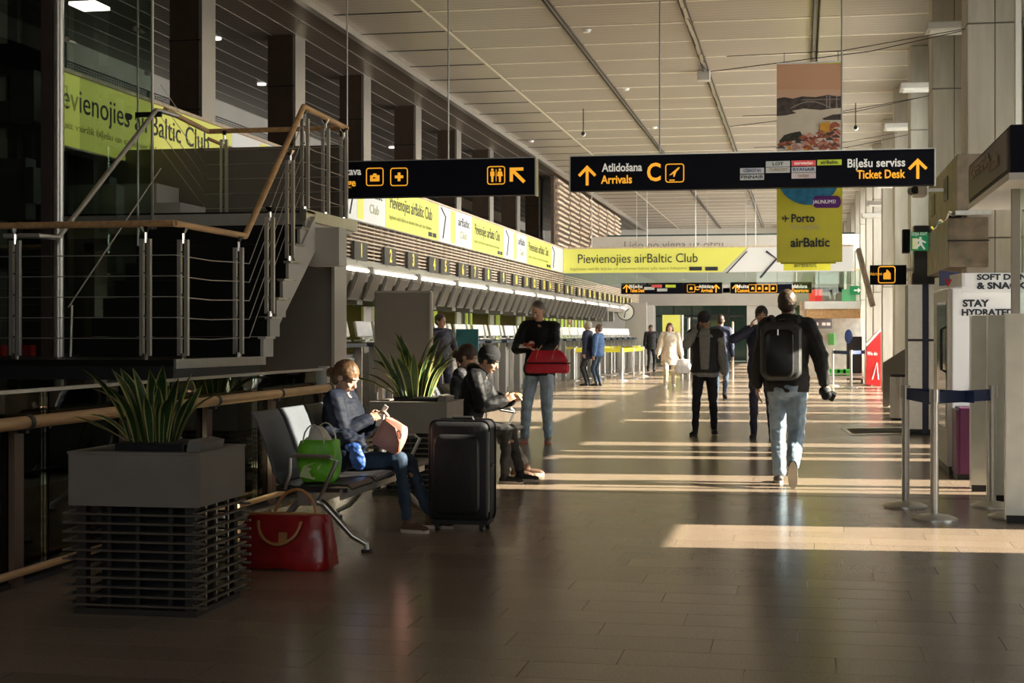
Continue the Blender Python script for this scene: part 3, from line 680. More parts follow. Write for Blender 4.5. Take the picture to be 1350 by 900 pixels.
# posters: a row of three hung one behind the other
def poster(Y, px0, px1, py0, py1, lab, main=False):
    a = atY(px0, py0, Y); c = atY(px1, py1, Y); x0, x1, z1, z0 = a.x, c.x, a.z, c.z
    t = thing('hanging_poster', lab, 'poster', ((x0+x1)/2, Y, z0)); MB().bb(x0, x1, Y, Y+.01, z0, z1).build('sheet', yellow, t)
    MB().bb(x0, x1, Y-.006, Y+.016, z1-.02, z1).build('top_bar', alu, t); MB().bb(x0, x1, Y-.004, Y+.014, z0, z0+.015).build('bottom_bar', yellow, t)
    for x in (x0+.09, x1-.05): MB().tube([(x, Y, z1), (x, Y, z1+.12)], .004, 5).build('hook', blackm, t)
    MB().tube([(x0-.6, Y, z1+.10), (x1, Y, z1+.12), (1.9, Y, z1+.33)], .005, 5).build('hanging_wire', blackm, t)
    return t, x0, x1, z0, z1
t, x0, x1, z0, z1 = poster(18.6, 1024, 1110.5, 83, 345, 'tall hanging poster with river city view above yellow Porto panel', True)
W = x1-x0
pm = {k: mat('print_'+k, c, .55, 0, v, s) for k, (c, v, s) in dict(sky=((.80, .44, .28), .06, 1), skylow=((.84, .54, .38), .05, 1), hill=((.10, .075, .07), .5, 14), water=((.86, .76, .64), .12, 3), roof=((.50, .14, .08), .4, 20), house=((.88, .82, .78), .25, 30), ochre=((.85, .42, .06), .2, 10), tree=((.05, .05, .03), .5, 30), bridge=((.36, .30, .28), .2, 20), pinkroof=((.78, .40, .34), .3, 30), sea=((.04, .26, .50), .3, 12), purple=((.16, .03, .26), .05, 2)).items()}
def PP(px, py, k=0): return atY(px, py, 18.597-.0015*k)
def pp(pts, m, name, k=1): MB().prism([PP(x, y, k) for x, y in pts], (0, .0014, 0)).build(name, pm[m], t)
pp([(1024, 84), (1110.5, 84), (1110.5, 118), (1024, 118)], 'sky', 'sky_print'); pp([(1024, 118), (1110.5, 118), (1110.5, 135), (1024, 135)], 'skylow', 'sky_print')
pp([(1024, 135), (1110.5, 135), (1110.5, 199), (1024, 199)], 'water', 'river_print')
pp([(1024, 130), (1034, 128), (1045, 130), (1058, 127), (1075, 128), (1092, 125), (1104, 127), (1110.5, 126), (1110.5, 142), (1096, 143), (1082, 145), (1060, 143), (1044, 146), (1050, 149), (1036, 152), (1024, 153)], 'hill', 'hill_print', 2)
bp = [(1042+54*i/10, 142-9*math.sin(PI*i/10)) for i in range(11)]; pp(bp+[(x, y+1.5) for x, y in bp[::-1]], 'bridge', 'bridge_print', 3); pp([(1056, 131), (1108, 130), (1108, 131.2), (1056, 132.2)], 'bridge', 'bridge_print', 3)
for x in (1089, 1093, 1102): pp([(x, 126), (x+2, 126), (x+2, 142), (x, 142)], 'bridge', 'bridge_print', 3)
pp([(1027, 186), (1034, 178), (1044, 175), (1055, 173), (1058, 179), (1050, 184), (1030, 190)], 'tree', 'tree_print', 2)
pp([(1084, 156), (1098, 151), (1110.5, 150), (1110.5, 158), (1086, 158)], 'hill', 'hill_print', 2)
random.seed(3)
hz = [(1024+random.uniform(0, 82), random.uniform(158, 197)) for _ in range(190)]
hz = [q for q in hz if q[1] > 191-(q[0]-1024)*.38]; hz.sort(key=lambda q: q[1])
for i, (x, y) in enumerate(hz[:110]):
    hw = random.uniform(6, 11); x = min(x, 1110-hw*1.3); hh = min(random.uniform(4.5, 8.5), 198.5-y); kk = 4+i*.07
    pp([(x, y), (x+hw, y), (x+hw, y+hh), (x, y+hh)], random.choice(['house', 'house', 'house', 'pinkroof', 'ochre']), 'house_print', kk)
    if y-2.6 > 150: pp([(x-.8, y), (x+hw*.5, y-3.8), (x+hw+.8, y), (x+hw, y+.8), (x, y+.8)], random.choice(['roof', 'roof', 'pinkroof', 'hill']), 'roof_print', kk+.05)
pp([(1081, 163), (1094, 160), (1094, 174), (1081, 172)], 'ochre', 'house_print', 13)
dc = [(1066+40*math.cos(R(a)), 236+34*math.sin(R(a))) for a in range(0, 181, 12)]; pp([(1026, 236)]+dc[::-1]+[(1106, 236)], 'sea', 'sea_print', 2)
pp([(1068+6*(1-math.cos(R(a)))*0+(-1 if a > 90 and a < 270 else 1)*13+6*math.cos(R(a))+22, 266+8*math.sin(R(a))) for a in range(0, 360, 20)], 'purple', 'bubble_print', 3)
text('JAUNUMS!', PP(1087, 266, 5), .045, signw, t, 0, .27, depth=.002, bold=.0); text('Porto', PP(1058.5, 288, 4), .10, ink, t, 0, .275, depth=.002, bold=.028); text('Portugāle', PP(1062, 299, 4), .062, mat('pale_yellow_ink', (.78, .75, .45), .5), t, 0, .335, depth=.002)
text('airBaltic', PP(1068, 320, 4), .11, ink, t, 0, .46, depth=.002, bold=.028)
q = PP(1036, 288, 4); MB().prism([q+V((a*.045, 0, c*.045)) for a, c in ((1, 0), (.8, .15), (.3, .15), (-.2, .9), (-.4, .9), (-.1, .15), (-.6, .12), (-.85, .45), (-1, .45), (-.85, 0), (-1, -.45), (-.85, -.45), (-.6, -.12), (-.1, -.15), (-.4, -.9), (-.2, -.9), (.3, -.15), (.8, -.15))], (0, .002, 0)).build('plane_print', ink, t)
t, x0, x1, a_, c_ = poster(24.5, 1029, 1102, 160, 347.5, 'yellow hanging poster directly behind the Porto one'); t, x0, x1, a_, c_ = poster(31.5, 1033, 1095, 200, 356, 'farthest yellow poster, its lettering peeping out below the others')
text('airBaltic', atY(1062, 349, 31.48), .1, ink, t, 0, .45, depth=.003)
# small signs on the right
def side_sign(px0, px1, py0, py1, Y, name, lab, d=.06, m=navy):
    a = atY(px0, py0, Y); c = atY(px1, py1, Y); t = thing(name, lab, 'sign', ((a.x+c.x)/2, Y, c.z)); MB().bb(a.x, c.x, Y, Y+d, c.z, a.z).build('panel', m, t); return t, a, c
t, a, c = side_sign(1147, 1195, 349.5, 375, 24, 'refund_sign', 'small black sign with bottle symbol between the columns')
frame_icon(atY(1169, 362, 23.99), .27, t); polyf(atY(1169, 362, 23.99), .2, [(-.25, -.35), (.3, -.35), (.3, .1), (.1, .35), (-.02, .4), (-.02, .2), (-.25, .1)], t); text('Atkritumi', atY(1155, 361, 23.99), .05, orange, t, 0, .18)
MB().bb(c.x, 1.95, 24.02, 24.05, a.z-.1, a.z-.05).build('bracket', alu, t)
t, a, c = side_sign(1201, 1224, 306, 330, 21, 'exit_sign', 'green running man exit sign on the brown duct', .05, green)
q = atY(1212, 319, 20.99); polyf(atY(1207, 321, 20.99), .16, [(-.25, -.45), (.2, -.45), (.2, .45), (-.25, .45)], t, mat('pale_door', (.75, .72, .4), .5, emit=.3)); 
polyf(atY(1214, 320, 20.985), .2, [(-.1, .4), (.05, .4), (.05, .22), (.35, .05), (.3, -.02), (.08, .08), (.1, -.1), (.3, -.4), (.2, -.45), (0, -.15), (-.3, -.4), (-.38, -.33), (-.1, -.02), (-.12, .12), (-.35, .02), (-.38, .1), (-.1, .28)], t, signw); text('IZEJA EXIT', atY(1212, 308.5, 20.99), .04, signw, t, 0, .2)
for z in (.06, .2): MB().bb(c.x, c.x+.12, 21, 21.03, c.z+z, c.z+z+.015).build('bracket', blackm, t)
a = atY(1190, 302, 21.3); c = atY(1200, 333, 21.3); tag(MB().bb(a.x, c.x, 21.3, 21.5, c.z, a.z).build('dark_display_back', navy, bevel=.01), 'thin dark display edge left of the exit sign', 'display')
t, a, c = side_sign(1120, 1134, 377, 388, 44, 'small_exit_sign', 'tiny green exit sign beside the far gallery', .05, green); polyf(atY(1130, 382.5, 43.99), .22, [(-.4, -.1), (.1, -.1), (.1, -.35), (.45, 0), (.1, .35), (.1, .1), (-.4, .1)], t, signw, 'arrow')
# big tilted box sign at the right edge
bs = thing('shop_box_sign', 'dark lit box sign jutting in at the right edge, seen along its side', 'sign', (1.5, 13, 2.5))
MB().bb(1.45, 2.6, 11.2, 13.9, 2.52, 2.86).build('case', navy, bs, .005); MB().bb(1.44, 2.6, 11.2, 13.9, 2.47, 2.52).build('lower_trim', white, bs)
MB().bb(1.435, 1.45, 11.3, 13.8, 2.55, 2.83).build('side_face', mat('brown_gloss', (.10, .06, .04), .4), bs)
text('CAFETERIA', (1.425, 12.9, 2.74), .10, mat('faint_letters', (.30, .22, .16), .4), bs, -PI/2, 1.3, bold=.028); text('& snacks', (1.425, 12.0, 2.68), .12, MATS['faint_letters'], bs, -PI/2, .6)
# ================================================================ left stair, landing, lift
PZ = 1.175; LZ = 2.62
xr = lambda y: -4.75-.18*(y-12.9)/1.7
slab = thing('stair_landing', 'lower dark stair landing slab jutting over the basement opening', 'landing', (-6.5, 12, PZ-.2))
MB().prism([(-9.5, 11.25, PZ-.16), (-4.87, 11.25, PZ-.16), (-4.76, 12.9, PZ-.16), (-9.5, 12.9, PZ-.16)], (0, 0, .14)).build('slab', darksteel, slab)
MB().prism([(-9.5, 11.24, PZ-.05), (-4.86, 11.24, PZ-.05), (-4.74, 12.95, PZ-.05), (-9.5, 12.95, PZ-.05)], (0, 0, .05)).build('granite_top', granite, slab)
MB().prism([(-4.86, 11.24, PZ-.07), (-4.74, 12.95, PZ-.07), (-4.72, 12.95, PZ-.07), (-4.84, 11.24, PZ-.07)], (0, 0, .075)).build('edge_trim', alu, slab)
MB().prism([(-5.35, 11.3, PZ-.3), (-4.95, 11.3, PZ-.3), (-4.85, 13.0, PZ-.3), (-5.3, 13.0, PZ-.3)], (0, 0, .14)).build('edge_beam', greyl, slab)
stair = thing('granite_stair', 'black granite stair flight climbing behind the oak handrail', 'stairs', (-5.6, 12.9, PZ))
N = 8; RH = (LZ-PZ)/N; TR = 1.7/7
for i in range(N):
    y = 12.9+TR*i; xr_ = xr(y); z = PZ+RH*i
    MB().prism([(-6.5, y, z), (xr_, y, z), (xr(y+TR), y+TR+.02, z), (-6.5, y+TR+.02, z)], (0, 0, RH-.004)).build('step', granite, stair, .004)
    MB().prism([(xr_, y-.01, z), (xr_+.03, y-.01, z), (xr_+.03, y+TR, z), (xr_, y+TR, z)], (0, 0, RH)).build('step_end', greyl, stair)
    MB().prism([(xr_-.02, y-.02, z+RH-.02), (xr_+.05, y-.02, z+RH-.02), (xr_+.05, y+TR, z+RH-.02), (xr_-.02, y+TR, z+RH-.02)], (0, 0, .022)).build('step_nosing', alu, stair)
MB().prism([(-4.95, 12.9, PZ-.25), (-4.95, 14.75, LZ-.4), (-4.95, 14.75, LZ-.05), (-4.95, 12.9, PZ)], (.1, 0, 0)).build('stringer', greyl, stair)
up = thing('upper_landing', 'upper stair landing with grey edge behind the stair flight', 'landing', (-6, 15.4, LZ))
MB().bb(-9.5, -4.93, 14.6, 16.3, LZ-.14, LZ-.02).build('slab', greyl, up); MB().bb(-9.5, -4.96, 14.62, 16.3, LZ-.02, LZ).build('granite_top', granite, up)
MB().bb(-4.95, -4.88, 14.55, 16.35, LZ-.1, LZ+.015).build('edge_trim', alu, up)
MB().bb(-4.92, -4.60, 14.75, 15.0, LZ-.55, LZ-.16).build('side_block', greyl, up)
MB().bb(-8.4, -4.97, 16.2, 16.26, LZ, LZ+.86).build('parapet_panel', taupe, up); MB().bb(-4.99, -4.94, 14.75, 16.25, LZ, LZ+.02).build('toe_rail', alu, up)
MB().bb(-8.4, -6.5, 15.2, 15.9, LZ, LZ+.16).build('next_step', greyl, up); MB().bb(-8.4, -6.9, 15.5, 16.1, LZ+.16, LZ+.4).build('next_step', greyl, up)
sb = thing('stair_support_wall', 'plain grey support wall under the upper stair landing', 'wall', (-5.8, 16, 0)); MB().bb(-7.6, -4.99, 15.75, 16.15, 0, LZ-.14).build('wall_panel', greyp, sb); MB().bb(-4.99, -4.955, 15.73, 16.17, 0, LZ-.14).build('end_plate', greyl, sb)
# ---- railing of the stair
rail = thing('stair_railing', 'oak handrail with steel posts and wires around the stair', 'railing', (-4.9, 11.3, PZ))
RZ = PZ+1.07; UZ = LZ+1.05
hp = [(-9.4, 11.3, RZ+.01), (-4.88, 11.3, RZ+.01), (-4.84, 12.75, RZ+.0)]
def hand(pts, r=.028, m=wood, nm='handrail', par=rail): return MB().tube(pts, r, 12).build(nm, m, par, smooth=True)
for a, c in zip(hp, hp[1:]): hand([a, c])
tp = (-4.93, 14.62, UZ); hand([hp[-1], tp]); hand([tp, (-4.98, 16.25, UZ)]); hand([(-4.98, 16.22, UZ), (-6.6, 16.22, UZ)]); hand([(-6.6, 16.22, UZ), (-6.45, 14.7, UZ+.02)])
hand([(-6.6, 16.2, UZ-.08), (-6.0, 16.6, UZ-.35)], .02)
posts = []
def rpost(x, y, z0, zt, nm='rail_post'):
    o = MB(); o.bb(x-.045, x-.015, y-.02, y+.02, z0+.03, zt-.11); o.bb(x+.015, x+.045, y-.02, y+.02, z0+.03, zt-.11); p = o.build(nm, steel, rail)
    q = MB(); q.cyl((x, y, z0-.0), .03, .05, 12); q.cyl((x, y, zt-.14), .014, .13, 8); q.cyl((x, y, zt-.06), .018, .045, 8, .05)
    for k in range(5): q.box((x, y-.021, z0+.18+.17*k), (.014, .004, .014))
    q.build('post_fitting', chrome, rail, kind='stuff'); posts.append((x, y))
for px in (-110, 20, 192): 
    p = atY(px, 400, 11.3); rpost(p.x, 11.3, PZ, RZ)
rpost(-4.87, 11.45, PZ, RZ); rpost(-4.845, 12.6, PZ, RZ)
for yy in (13.15, 13.95): 
    t_ = (yy-12.75)/(14.62-12.75); z0 = PZ+RH*math.floor((yy-12.9)/TR+1); rpost(xr(yy)+.02, yy, z0, RZ+(UZ-RZ)*t_)
rpost(-4.95, 14.72, LZ, UZ); rpost(-4.965, 15.45, LZ, UZ); rpost(-4.98, 16.15, LZ, UZ); p = atY(299, 200, 16.2); rpost(p.x, 16.12, LZ, UZ)
def wire(pts, par=rail, r=.004): return MB().tube(pts, r, 5).build('rail_wire', steel, par)
for k in range(5):
    h = .17+.165*k
    wire([(-9.4, 11.3, PZ+h), (-4.87, 11.3, PZ+h)]); wire([(-4.87, 11.3, PZ+h), (-4.86, 12.0, PZ+h-.012), (-4.845, 12.6, PZ+h), (-4.84, 12.85, PZ+h), (-4.92, 14.5, LZ+h), (-4.95, 14.72, LZ+h)])
    wire([(-4.95, 14.72, LZ+h), (-4.96, 15.1, LZ+h-.012), (-4.965, 15.45, LZ+h), (-4.98, 16.15, LZ+h)]); wire([(-4.98, 16.15, LZ+h), (-6.6, 16.15, LZ+h)]); wire([(-6.6, 16.15, LZ+h), (-6.5, 14.7, LZ+h+.5)])
# left steel handrail of the flight
hl = thing('steel_handrail', 'round stainless handrail climbing the left side of the granite stair', 'handrail', (-6.45, 12.6, PZ))
a = V((-6.42, 12.35, RZ-.02)); c = atY(206, 145, 14.4)
MB().tube([a+V((-.35, -.3, 0)), a+V((-.05, -.25, 0)), a, c, c+V((.02, .12, .0)), c+V((.1, .3, -.02))], .024, 12).build('rail', steel, hl, smooth=True)
MB().tube([atY(90, 405, 12.7), atY(212, 222, 14.4)], .007, 6).build('guide_wire', steel, hl)
MB().tube([atY(95, 402, 12.7), atY(93, 470, 12.7)], .012, 6).build('guide_post', steel, hl); MB().box(atY(196, 151, 14.4), (.28, .03, .05)).build('glass_clamp', blackm, hl); MB().tube([atY(170, 154, 14.5), atY(170, 154, 14.2)], .035, 10).build('clamp_disc', blackm, hl)
# lift shaft
lift = thing('glass_lift', 'dark glass lift shaft with steel corner column at the left edge', 'lift', (-7.2, 13.2, -3.5))
SYL = 12.75
cx0 = atY(76, 300, SYL-.2).x
MB().bb(cx0-.12, cx0-.02, SYL-.28, SYL-.1, -3.5, CZ).build('corner_post', mat('post_brown', (.10, .075, .065), .4, .5), lift); MB().cyl((cx0+.02, SYL-.22, -3.5), .045, CZ+3.5, 16).build('round_column', steel, lift, smooth=True)
g0 = atY(84, 100, 14.6); g1 = atY(181, 100, 14.6); g2 = atY(200, 100, 14.6)
MB().bb(g0.x, g1.x, 14.6, 14.612, PZ, CZ).build('glass_pane', glassd, lift); MB().bb(g1.x+.01, g2.x, 14.6, 14.612, PZ, CZ).build('glass_pane', glassd, lift)
MB().bb(g1.x, g1.x+.01, 14.59, 14.615, PZ, CZ).build('pane_joint', alu, lift); MB().bb(g2.x, g2.x+.015, 14.58, 14.62, PZ, CZ).build('pane_edge', steel, lift)
for (px, py) in ((88, 52), (179, 38), (194, 96)): MB().tube([atY(px, py, 14.6), atY(px, py, 14.52)], .03, 10).build('glass_fitting', chrome, lift)
for px, wd, m in ((4, .05, steel), (17, .06, blackm), (26, .03, steel), (34, .07, blackm), (43, .04, darksteel), (52, .05, blackm)):
    q = atY(px, 200, 14); MB().bb(q.x-wd, q.x+wd, 14, 14.12, -3.5, CZ).build('guide_rail', m, lift)
for z0, py in ((.30, 78), (.25, 150), (.2, 340)):
    q = atY(30, py, 13.9); MB().bb(-10, q.x+.38, 13.85, 14.0, q.z-z0/2, q.z+z0/2).build('cross_beam', blackm, lift)
for px, py, s_ in ((36, 128, .5), (22, 250, .6), (40, 245, .35)):
    q = atY(px, py, 13.7); MB().box(q, (s_*.5, .2, s_)).build('machine_box', darksteel, lift)
MB().bb(-10.5, -7.75, 15.0, 15.1, -3.5, CZ).build('shaft_back', mat('shaft_dark', (.02, .02, .025), .5), lift)
q = atY(8, 100, 14.3); MB().bb(q.x-.15, q.x+.1, 14.3, 14.32, PZ, CZ).build('side_glass', glassd, lift)
MB().bb(cx0-1.4, cx0-.1, SYL-.02, SYL-.008, -3.5, CZ).build('front_glass', glassd, lift)
q = atY(25, 463, 13.6)
for dx in (-.2, .1): MB().box(q+V((dx, 0, 0)), (.1, .1, .12)).build('red_buffer', redp, lift)
q = atZ(118, 7, CZ-.2); q = atY(118, 8, 13.0); t = thing('ceiling_panel_lamp', 'pale rectangular lamp high behind the lift glass at top left', 'light', q); MB().box(q, (.26, .3, .03)).build('diffuser', lamp_m, t); MB().tube([q, (q.x, q.y, CZ)], .01, 6).build('hanging_rod', alu, t)
# ceiling lamp seen high left
MB().bb(-6.9, -6.2, 13.8, 14.0, 5.5, 5.54) 
# ================================================================ glass balustrade at the floor opening
GX = -4.13
bal = thing('glass_balustrade', 'glass balustrade with round oak handrail along the basement opening', 'balustrade', (GX, 8, 0))
gy = [2.2, 4.6, 6.3, 8.0, 9.7, 11.4, 13.05]
for a, c in zip(gy, gy[1:]): MB().bb(GX-.10, GX-.09, a+.01, c-.01, -.25, 1.06).build('glass_pane', glass, bal)
MB().bb(GX-.115, GX-.075, 2.2, 13.05, 1.055, 1.075).build('top_trim', alu, bal)
rp = [2.2+1.35*k for k in range(9)]
for a, c in zip(rp, rp[1:]): MB().tube([(GX, a+.01, .90), (GX, c-.01, .90)], .036, 14).build('handrail', wood, bal, smooth=True)
MB().tube([(GX+.01, 2.2, .10), (GX+.01, 12.9, .10)], .022, 12).build('lower_rail', wood, bal, smooth=True)
brw = mat('brown_post', (.13, .075, .05), .5)
for y in rp[:-1]+[12.95]:
    MB().bb(GX-.085, GX-.05, y-.05, y+.05, -.2, .86).build('post', brw, bal); MB().tube([(GX, y-.02, .90), (GX, y+.02, .90)], .043, 12).build('rail_clamp', darksteel, bal); MB().bb(GX-.06, GX, y-.02, y+.02, .84, .88).build('bracket', darksteel, bal)
MB().bb(GX-.12, GX-.04, 13.02, 13.1, 0, 1.09).build('end_post', alu, bal)
MB().bb(-4.26, -4.2, 2, 13.1, -.3, .03).build('floor_edge_trim', darksteel, bal)
ib = thing('escalator_rail', 'darker second rail beyond the glass, beside the basement stair', 'railing', (-5.1, 8, -3.5))
MB().tube([(-5.15, 2.2, .86), (-5.15, 12.6, .92)], .04, 12).build('handrail', woodd, ib, smooth=True); MB().bb(-5.17, -5.16, 2.2, 12.6, -.6, .84).build('glass_side', glass, ib)
for k in range(6): MB().bb(-5.22, -5.18, 2.8+1.9*k, 2.86+1.9*k, -3.5, .85).build('post', alu, ib)
# things down in the basement that glimmer through the glass
for k, (x, y) in enumerate(((-7.2, 8.4), (-6.4, 10.6), (-8.8, 6.6), (-9.0, 11.5))):
    t = MB().cyl((x, y, -3.5), .12, 4.4 if y < 11 else 4.5, 14).build('basement_column', alu if k % 2 == 0 else blackm, smooth=True); tag(t, 'round column rising from the basement, %s from the camera through the glass' % ordw[[2, 3, 0, 1][k] if False else k], 'column')
ba = thing('basement_lamp', 'pale strip lamp glowing low behind the glass balustrade', 'light', (-6.6, 9.5, -1.2)); MB().bb(-7.2, -6.0, 9.4, 9.5, -1.2, -1.14).build('tube', lamp_m, ba); MB().bb(-7.25, -5.95, 9.5, 9.56, -1.25, -1.1).build('housing', alu, ba)
ba.location.z = -1.2
for x in (-7.1, -6.1): MB().tube([(x, 9.53, -1.1), (x, 9.53, PZ-.2 if False else .9)], .012, 6).build('hanging_rod', steel, ba)
# ================================================================ planters
frame_m = mat('planter_dark_frame', (.05, .042, .036), .5, .4); slat_m = mat('planter_slat', (.15, .12, .095), .42, .5); tbox = mat('planter_box_panel', (.19, .165, .14), .45, 0, .08, 4)
tbox = mat('planter_box_panel', (.21, .18, .155), .5, 0, .08, 4)
def leafmesh(L, wd, bend, tw, seed):
    rnd = random.Random(seed); b = MB(); n = 9; rows_ = []
    for i in range(n):
        u = i/(n-1); wv = wd*(.55+.9*u-.25*u*u)*(1 if u < .55 else max(.03, 1-((u-.55)/.45)**1.7)); ang = bend*u*u; x = L*math.sin(ang)*u*.9; z = L*u*math.cos(ang*.7); a = tw*u
        row = []
        for q in (-1, -.72, 0, .72, 1): row.append(V((x+wv*q*math.sin(a)-.25*wv*(1-q*q)*math.cos(a), wv*q*math.cos(a)+.25*wv*(1-q*q)*math.sin(a), z)))
        rows_.append(row)
    vs = [v for r in rows_ for v in r]; fs = []; 
    for i in range(n-1):
        for j in range(4):
            b.cur = 1 if j in (0, 3) else 0; o = i*5+j; b.f.append((o, o+1, o+6, o+5)); b.mi.append(b.cur)
    b.v = [tuple(v) for v in vs]; return b.mesh('leaf_mesh', [leafg, leafy], True)
LM = [leafmesh(.40+.05*(k % 4), .038+.003*(k % 3), .10+.08*k, .5*(k % 3)-.4, k) for k in range(6)]
def planter(x0, x1, y0, y1, lab, near=True):
    t = thing('planter', lab, 'planter', ((x0+x1)/2, (y0+y1)/2, 0), 0); cx, cy = (x0+x1)/2, (y0+y1)/2; Z0, Z1 = .535, .79
    for nm, a in (('side_panel', (x0, x1, y0, y0+.02)), ('side_panel', (x0, x1, y1-.02, y1)), ('side_panel', (x0, x0+.02, y0+.02, y1-.02)), ('side_panel', (x1-.02, x1, y0+.02, y1-.02))):
        MB().bb(*a, Z0, Z1).build(nm, tbox, t, .003)
    r_ = MB()
    for a in ((x0-.004, x1+.004, y0-.004, y0+.06), (x0-.004, x1+.004, y1-.06, y1+.004), (x0-.004, x0+.06, y0+.06, y1-.06), (x1-.06, x1+.004, y0+.06, y1-.06)): r_.bb(*a, Z1, Z1+.012)
    r_.build('rim', tbox, t); MB().bb(x0+.02, x1-.02, y0+.02, y1-.02, Z0, Z1-.09).build('inner_liner', frame_m, t)
    MB().bb(cx-.17, cx+.2, cy-.16, cy+.16, Z1-.09, Z1+.045).build('plant_tub', blackm, t, .01); MB().bb(cx-.15, cx+.18, cy-.14, cy+.14, Z1+.0, Z1+.048).build('soil', soil, t)
    MB().box((cx+.27, cy-.05, Z1+.03), (.07, .3, .06), ry=.2).build('loose_tray', greyp, t)
    for a, c in ((x0+.03, y0+.03), (x1-.08, y0+.03), (x0+.03, y1-.08), (x1-.08, y1-.08)): MB().bb(a, a+.05, c, c+.05, 0, Z0).build('frame_post', frame_m, t)
    for q in (.28, .5, .75):
        MB().bb(x1-.05, x1-.035, y0+(y1-y0)*q, y0+(y1-y0)*q+.02, .02, Z0).build('upright', alu, t); MB().bb(x0+(x1-x0)*q, x0+(x1-x0)*q+.02, y0+.035, y0+.05, .02, Z0).build('upright', frame_m, t)
    MB().bb(x0+.12, x1-.12, y0+.12, y1-.12, .02, Z0).build('inner_core', blackm, t)
    MB().bb(x0+.02, x1-.02, y0+.02, y1-.02, 0, .03).build('base_plate', frame_m, t)
    for k in range(11):
        z = .045+.0445*k
        pbox('slat', x0-.035, x1+.035, y0+.005, y0+.03, z, z+.010, slat_m, t); pbox('slat', x0-.035, x1+.035, y1-.03, y1-.005, z, z+.010, slat_m, t)
        pbox('slat', x0+.005, x0+.03, y0-.02, y1+.035, z+.012, z+.022, slat_m, t); pbox('slat', x1-.03, x1-.005, y0-.0, y1+.035, z+.012, z+.022, slat_m, t)
    return t, cx, cy, Z1
def snakeplant(cx, cy, z, lab, n, sc_, seed):
    t = thing('snake_plant', lab, 'plant', (cx, cy, z)); rnd = random.Random(seed)
    for k in range(n):
        a = rnd.uniform(0, 2*PI); r = rnd.uniform(.0, .13); tilt = rnd.uniform(.0, .08)+r*2.6*rnd.uniform(.6, 1.5)
        d = V((math.cos(a), math.sin(a), 0)); s_ = sc_*rnd.uniform(.62, 1.12)
        if k < 2: tilt = .75+.25*k; s_ = sc_*.95; a = (PI*.97, PI*1.15, .2)[k]; r = .12
        inst('leaf', LM[rnd.randrange(6)], (cx+r*math.cos(a)*1.2, cy+r*math.sin(a), z), t, (0, tilt, a), (s_, s_, s_))
planter(-3.55, -2.87, 6.93, 7.56, 'dark box planter with slatted base in the left foreground'); snakeplant(-3.22, 7.24, .83, 'shaded snake plant in the foreground planter', 34, .78, 5)
planter(-3.63, -2.95, 12.5, 13.15, 'box planter with slatted base between the two benches'); snakeplant(-3.30, 12.8, .83, 'sunlit yellow-edged snake plant behind the seated woman', 42, 1.15, 11)
q = atY(500, 525, 12.6)
# grey board behind the planter
a = atY(495, 385, 17); c = atY(568, 500, 17); t = thing('notice_board', 'blank grey free-standing board behind the sunlit plant', 'board', ((a.x+c.x)/2, 17, 0))
MB().bb(a.x, c.x, 17, 17.06, .75, a.z).build('board', greyp, t, .004); MB().bb(a.x, c.x, 16.985, 17.07, a.z-.01, a.z+.015).build('frame_top', alu, t); MB().bb(c.x-.012, c.x+.01, 16.985, 17.07, .7, a.z).build('frame_side', greyl, t); MB().bb(a.x-.01, a.x+.012, 16.985, 17.07, .7, a.z).build('frame_side', greyp, t)
for x in (a.x+.06, c.x-.06): MB().bb(x-.02, x+.02, 17.01, 17.05, 0, .8).build('leg', alu, t)
MB().bb(a.x-.05, c.x+.05, 16.8, 17.25, 0, .02).build('foot_plate', alu, t)
